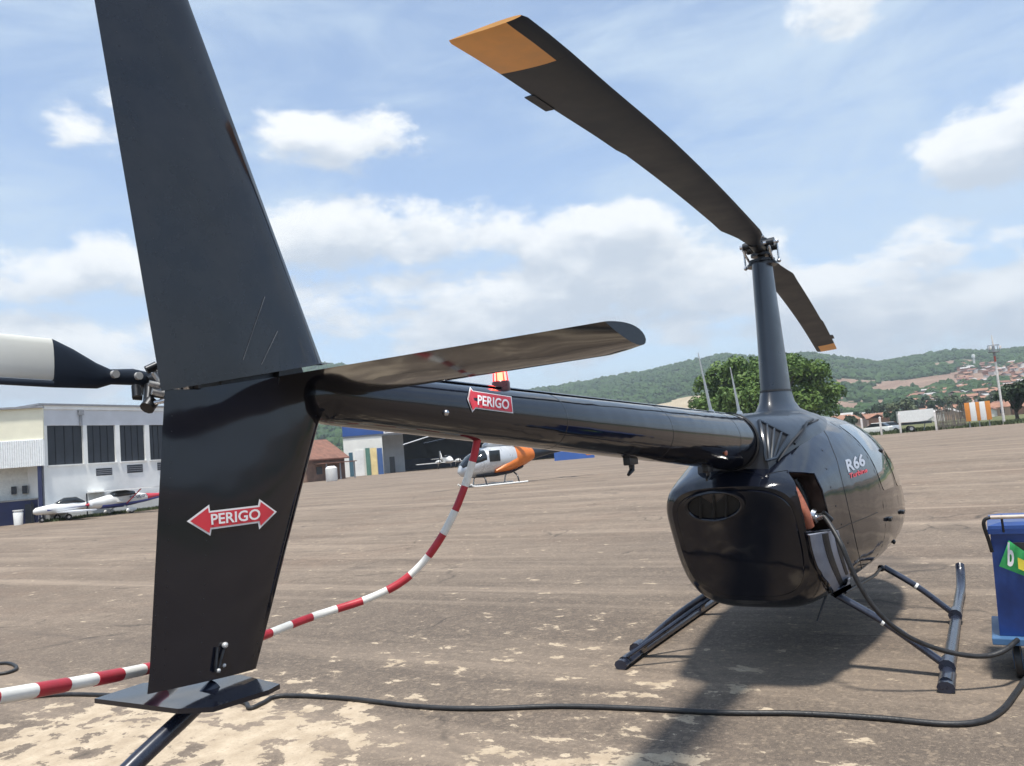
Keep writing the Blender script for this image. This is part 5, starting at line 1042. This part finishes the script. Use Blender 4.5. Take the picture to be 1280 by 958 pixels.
# stick fence between trailer and marker board
a_, b_ = gp(1170.5, 109.5), gp(1206, 112); fq = Frame(a_, b_); FN = fq.root('stick_fence', 'rough grey stick fence between the box trailer and the marker board', 'fence'); WOOD = mat('grey_wood', (.19, .165, .14), .9, var=.35, scale=2); rg = random.Random(3)
for i in range(26):
    s = fq.len*i/25; h = rg.uniform(2.3, 3.1); g = G(); dx = rg.uniform(-.12, .12); w = rg.uniform(.035, .06); g.tube([(s, 0, -.1), (s+dx, rg.uniform(-.05, .05), h)], [w, w*.8], 6); g.build('stick', WOOD, FN)
for h in (.8, 1.9): fq.box(FN, 'rail', WOOD, 0, fq.len, .06, .11, h, h+.08)
# small parked cars
def car(px, r, m, rz, label):
    C_ = empty('parked_car', gp(px, r), rz, label, 'car')
    def sec(x, w, z0, z1): return [np.array([x, y, z]) for y, z in ((-w, z0), (w, z0), (w*1.02, (z0+z1)/2), (w*.9, z1), (-w*.9, z1), (-w*1.02, (z0+z1)/2))]
    g = G(); g.loft([sec(-2.05, .72, .4, .8), sec(-1.9, .82, .3, .95), (sec(-.9, .84, .28, .98)), sec(.9, .84, .28, .95), sec(1.8, .80, .3, .8), sec(2.0, .7, .4, .65)]); bd = g.build('body', m, C_, 30)
    g = G(); g.loft([sec(-1.8, .70, .9, .98), sec(-1.2, .72, .9, 1.42), sec(.2, .72, .9, 1.45), sec(1.0, .70, .9, .97)]); g.build('cabin_glass', CANO, bd, 30); g = G(); g.loft([sec(-1.2, .66, 1.40, 1.47), sec(.2, .66, 1.43, 1.50)]); g.build('roof', m, bd, 30)
    for x in (-1.25, 1.25):
        for y in (-.76, .76): wheel(C_, x, y, .31, .2)
    for y in (-.55, .55):
        g = G(); g.box(1.93, 2.03, y-.14, y+.14, .58, .70, bev=.02); g.build('headlight', SIGNW, bd)
car(1093, 116, WHITE, math.radians(75), 'small white car parked behind the boundary posts'); car(1104, 121, SI, math.radians(110), 'small silver car parked behind the boundary posts')
# white tank tower on the hill
rt_ = next(r for r in range(400, 1500, 10) if terr_px(1226.5, r)[2] > P3(1226.5, 458, r)[2]); p = terr_px(1226.5, rt_); zz2 = P3(1226, 442, rt_)[2]; g = G(); h = zz2-p[2]; g.tube([(0, 0, -1), (0, 0, h*.72)], 1.1, 10); TT = g.build('water_tower', TW, None, 40); TT.location = tuple(p); tag(TT, 'white water tower standing on the bare hillside', 'tower')
g = G(); g.tube([(0, 0, h*.70), (0, 0, h*.74), (0, 0, h*.97), (0, 0, h)], [1.2, 1.9, 1.9, .8], 14); g.build('tank', WHITE, TT, 40)
# low verge plants along the apron edge
def verge():
    rg = np.random.default_rng(9); n = 7000; V = []; 
    for i in range(n):
        px = rg.uniform(1040, 1330); r = rg.uniform(109, 128); p = gp(px, r); h = rg.uniform(.15, .5); w = .12; a = rg.uniform(0, 3.14); dx, dy = w*math.cos(a), w*math.sin(a); lx, ly = rg.normal(0, .1, 2)
        V += [(p[0]-dx, p[1]-dy, -.02), (p[0]+dx, p[1]+dy, -.02), (p[0]+lx, p[1]+ly, h)]
    o = mesh('verge_grass', V, [(3*i, 3*i+1, 3*i+2) for i in range(n)], LEAF3, kind='stuff'); tag(o, 'rough green grass along the far apron edge', 'grass')
verge()
def verge2():
    rg = np.random.default_rng(19); n = 2500; V = []
    for i in range(n):
        u = rg.random(); p = fr.o+fr.e*(u*fr.len*1.15-.3)-fr.n*rg.uniform(.1, 1.3); h = rg.uniform(.08, .25); w = .06; a = rg.uniform(0, 3.14); dx, dy = w*math.cos(a), w*math.sin(a)
        V += [(p[0]-dx, p[1]-dy, -.02), (p[0]+dx, p[1]+dy, -.02), (p[0]+rg.normal(0, .05), p[1]+rg.normal(0, .05), h)]
    o = mesh('wall_grass', V, [(3*i, 3*i+1, 3*i+2) for i in range(n)], LEAF3, kind='stuff'); tag(o, 'strip of grass along the foot of the white hangar', 'grass')
verge2()
# ------------------------------------------------------------------ haze
HAZE = 1
if HAZE:
    hm = bpy.data.materials.new('air_haze'); hm.use_nodes = True; N = hm.node_tree.nodes; N.clear(); vo = N.new('ShaderNodeVolumePrincipled'); ou = N.new('ShaderNodeOutputMaterial'); hm.node_tree.links.new(vo.outputs[0], ou.inputs['Volume'])
    vo.inputs['Color'].default_value = (.80, .88, .97, 1); vo.inputs['Density'].default_value = .00030; vo.inputs['Anisotropy'].default_value = .15
    g = G(); g.box(-5300, 5300, -5300, 5300, -22, 330); hb_ = g.build('haze', hm, kind='stuff'); tag(hb_, 'thin pale haze softening the far hills', 'haze')
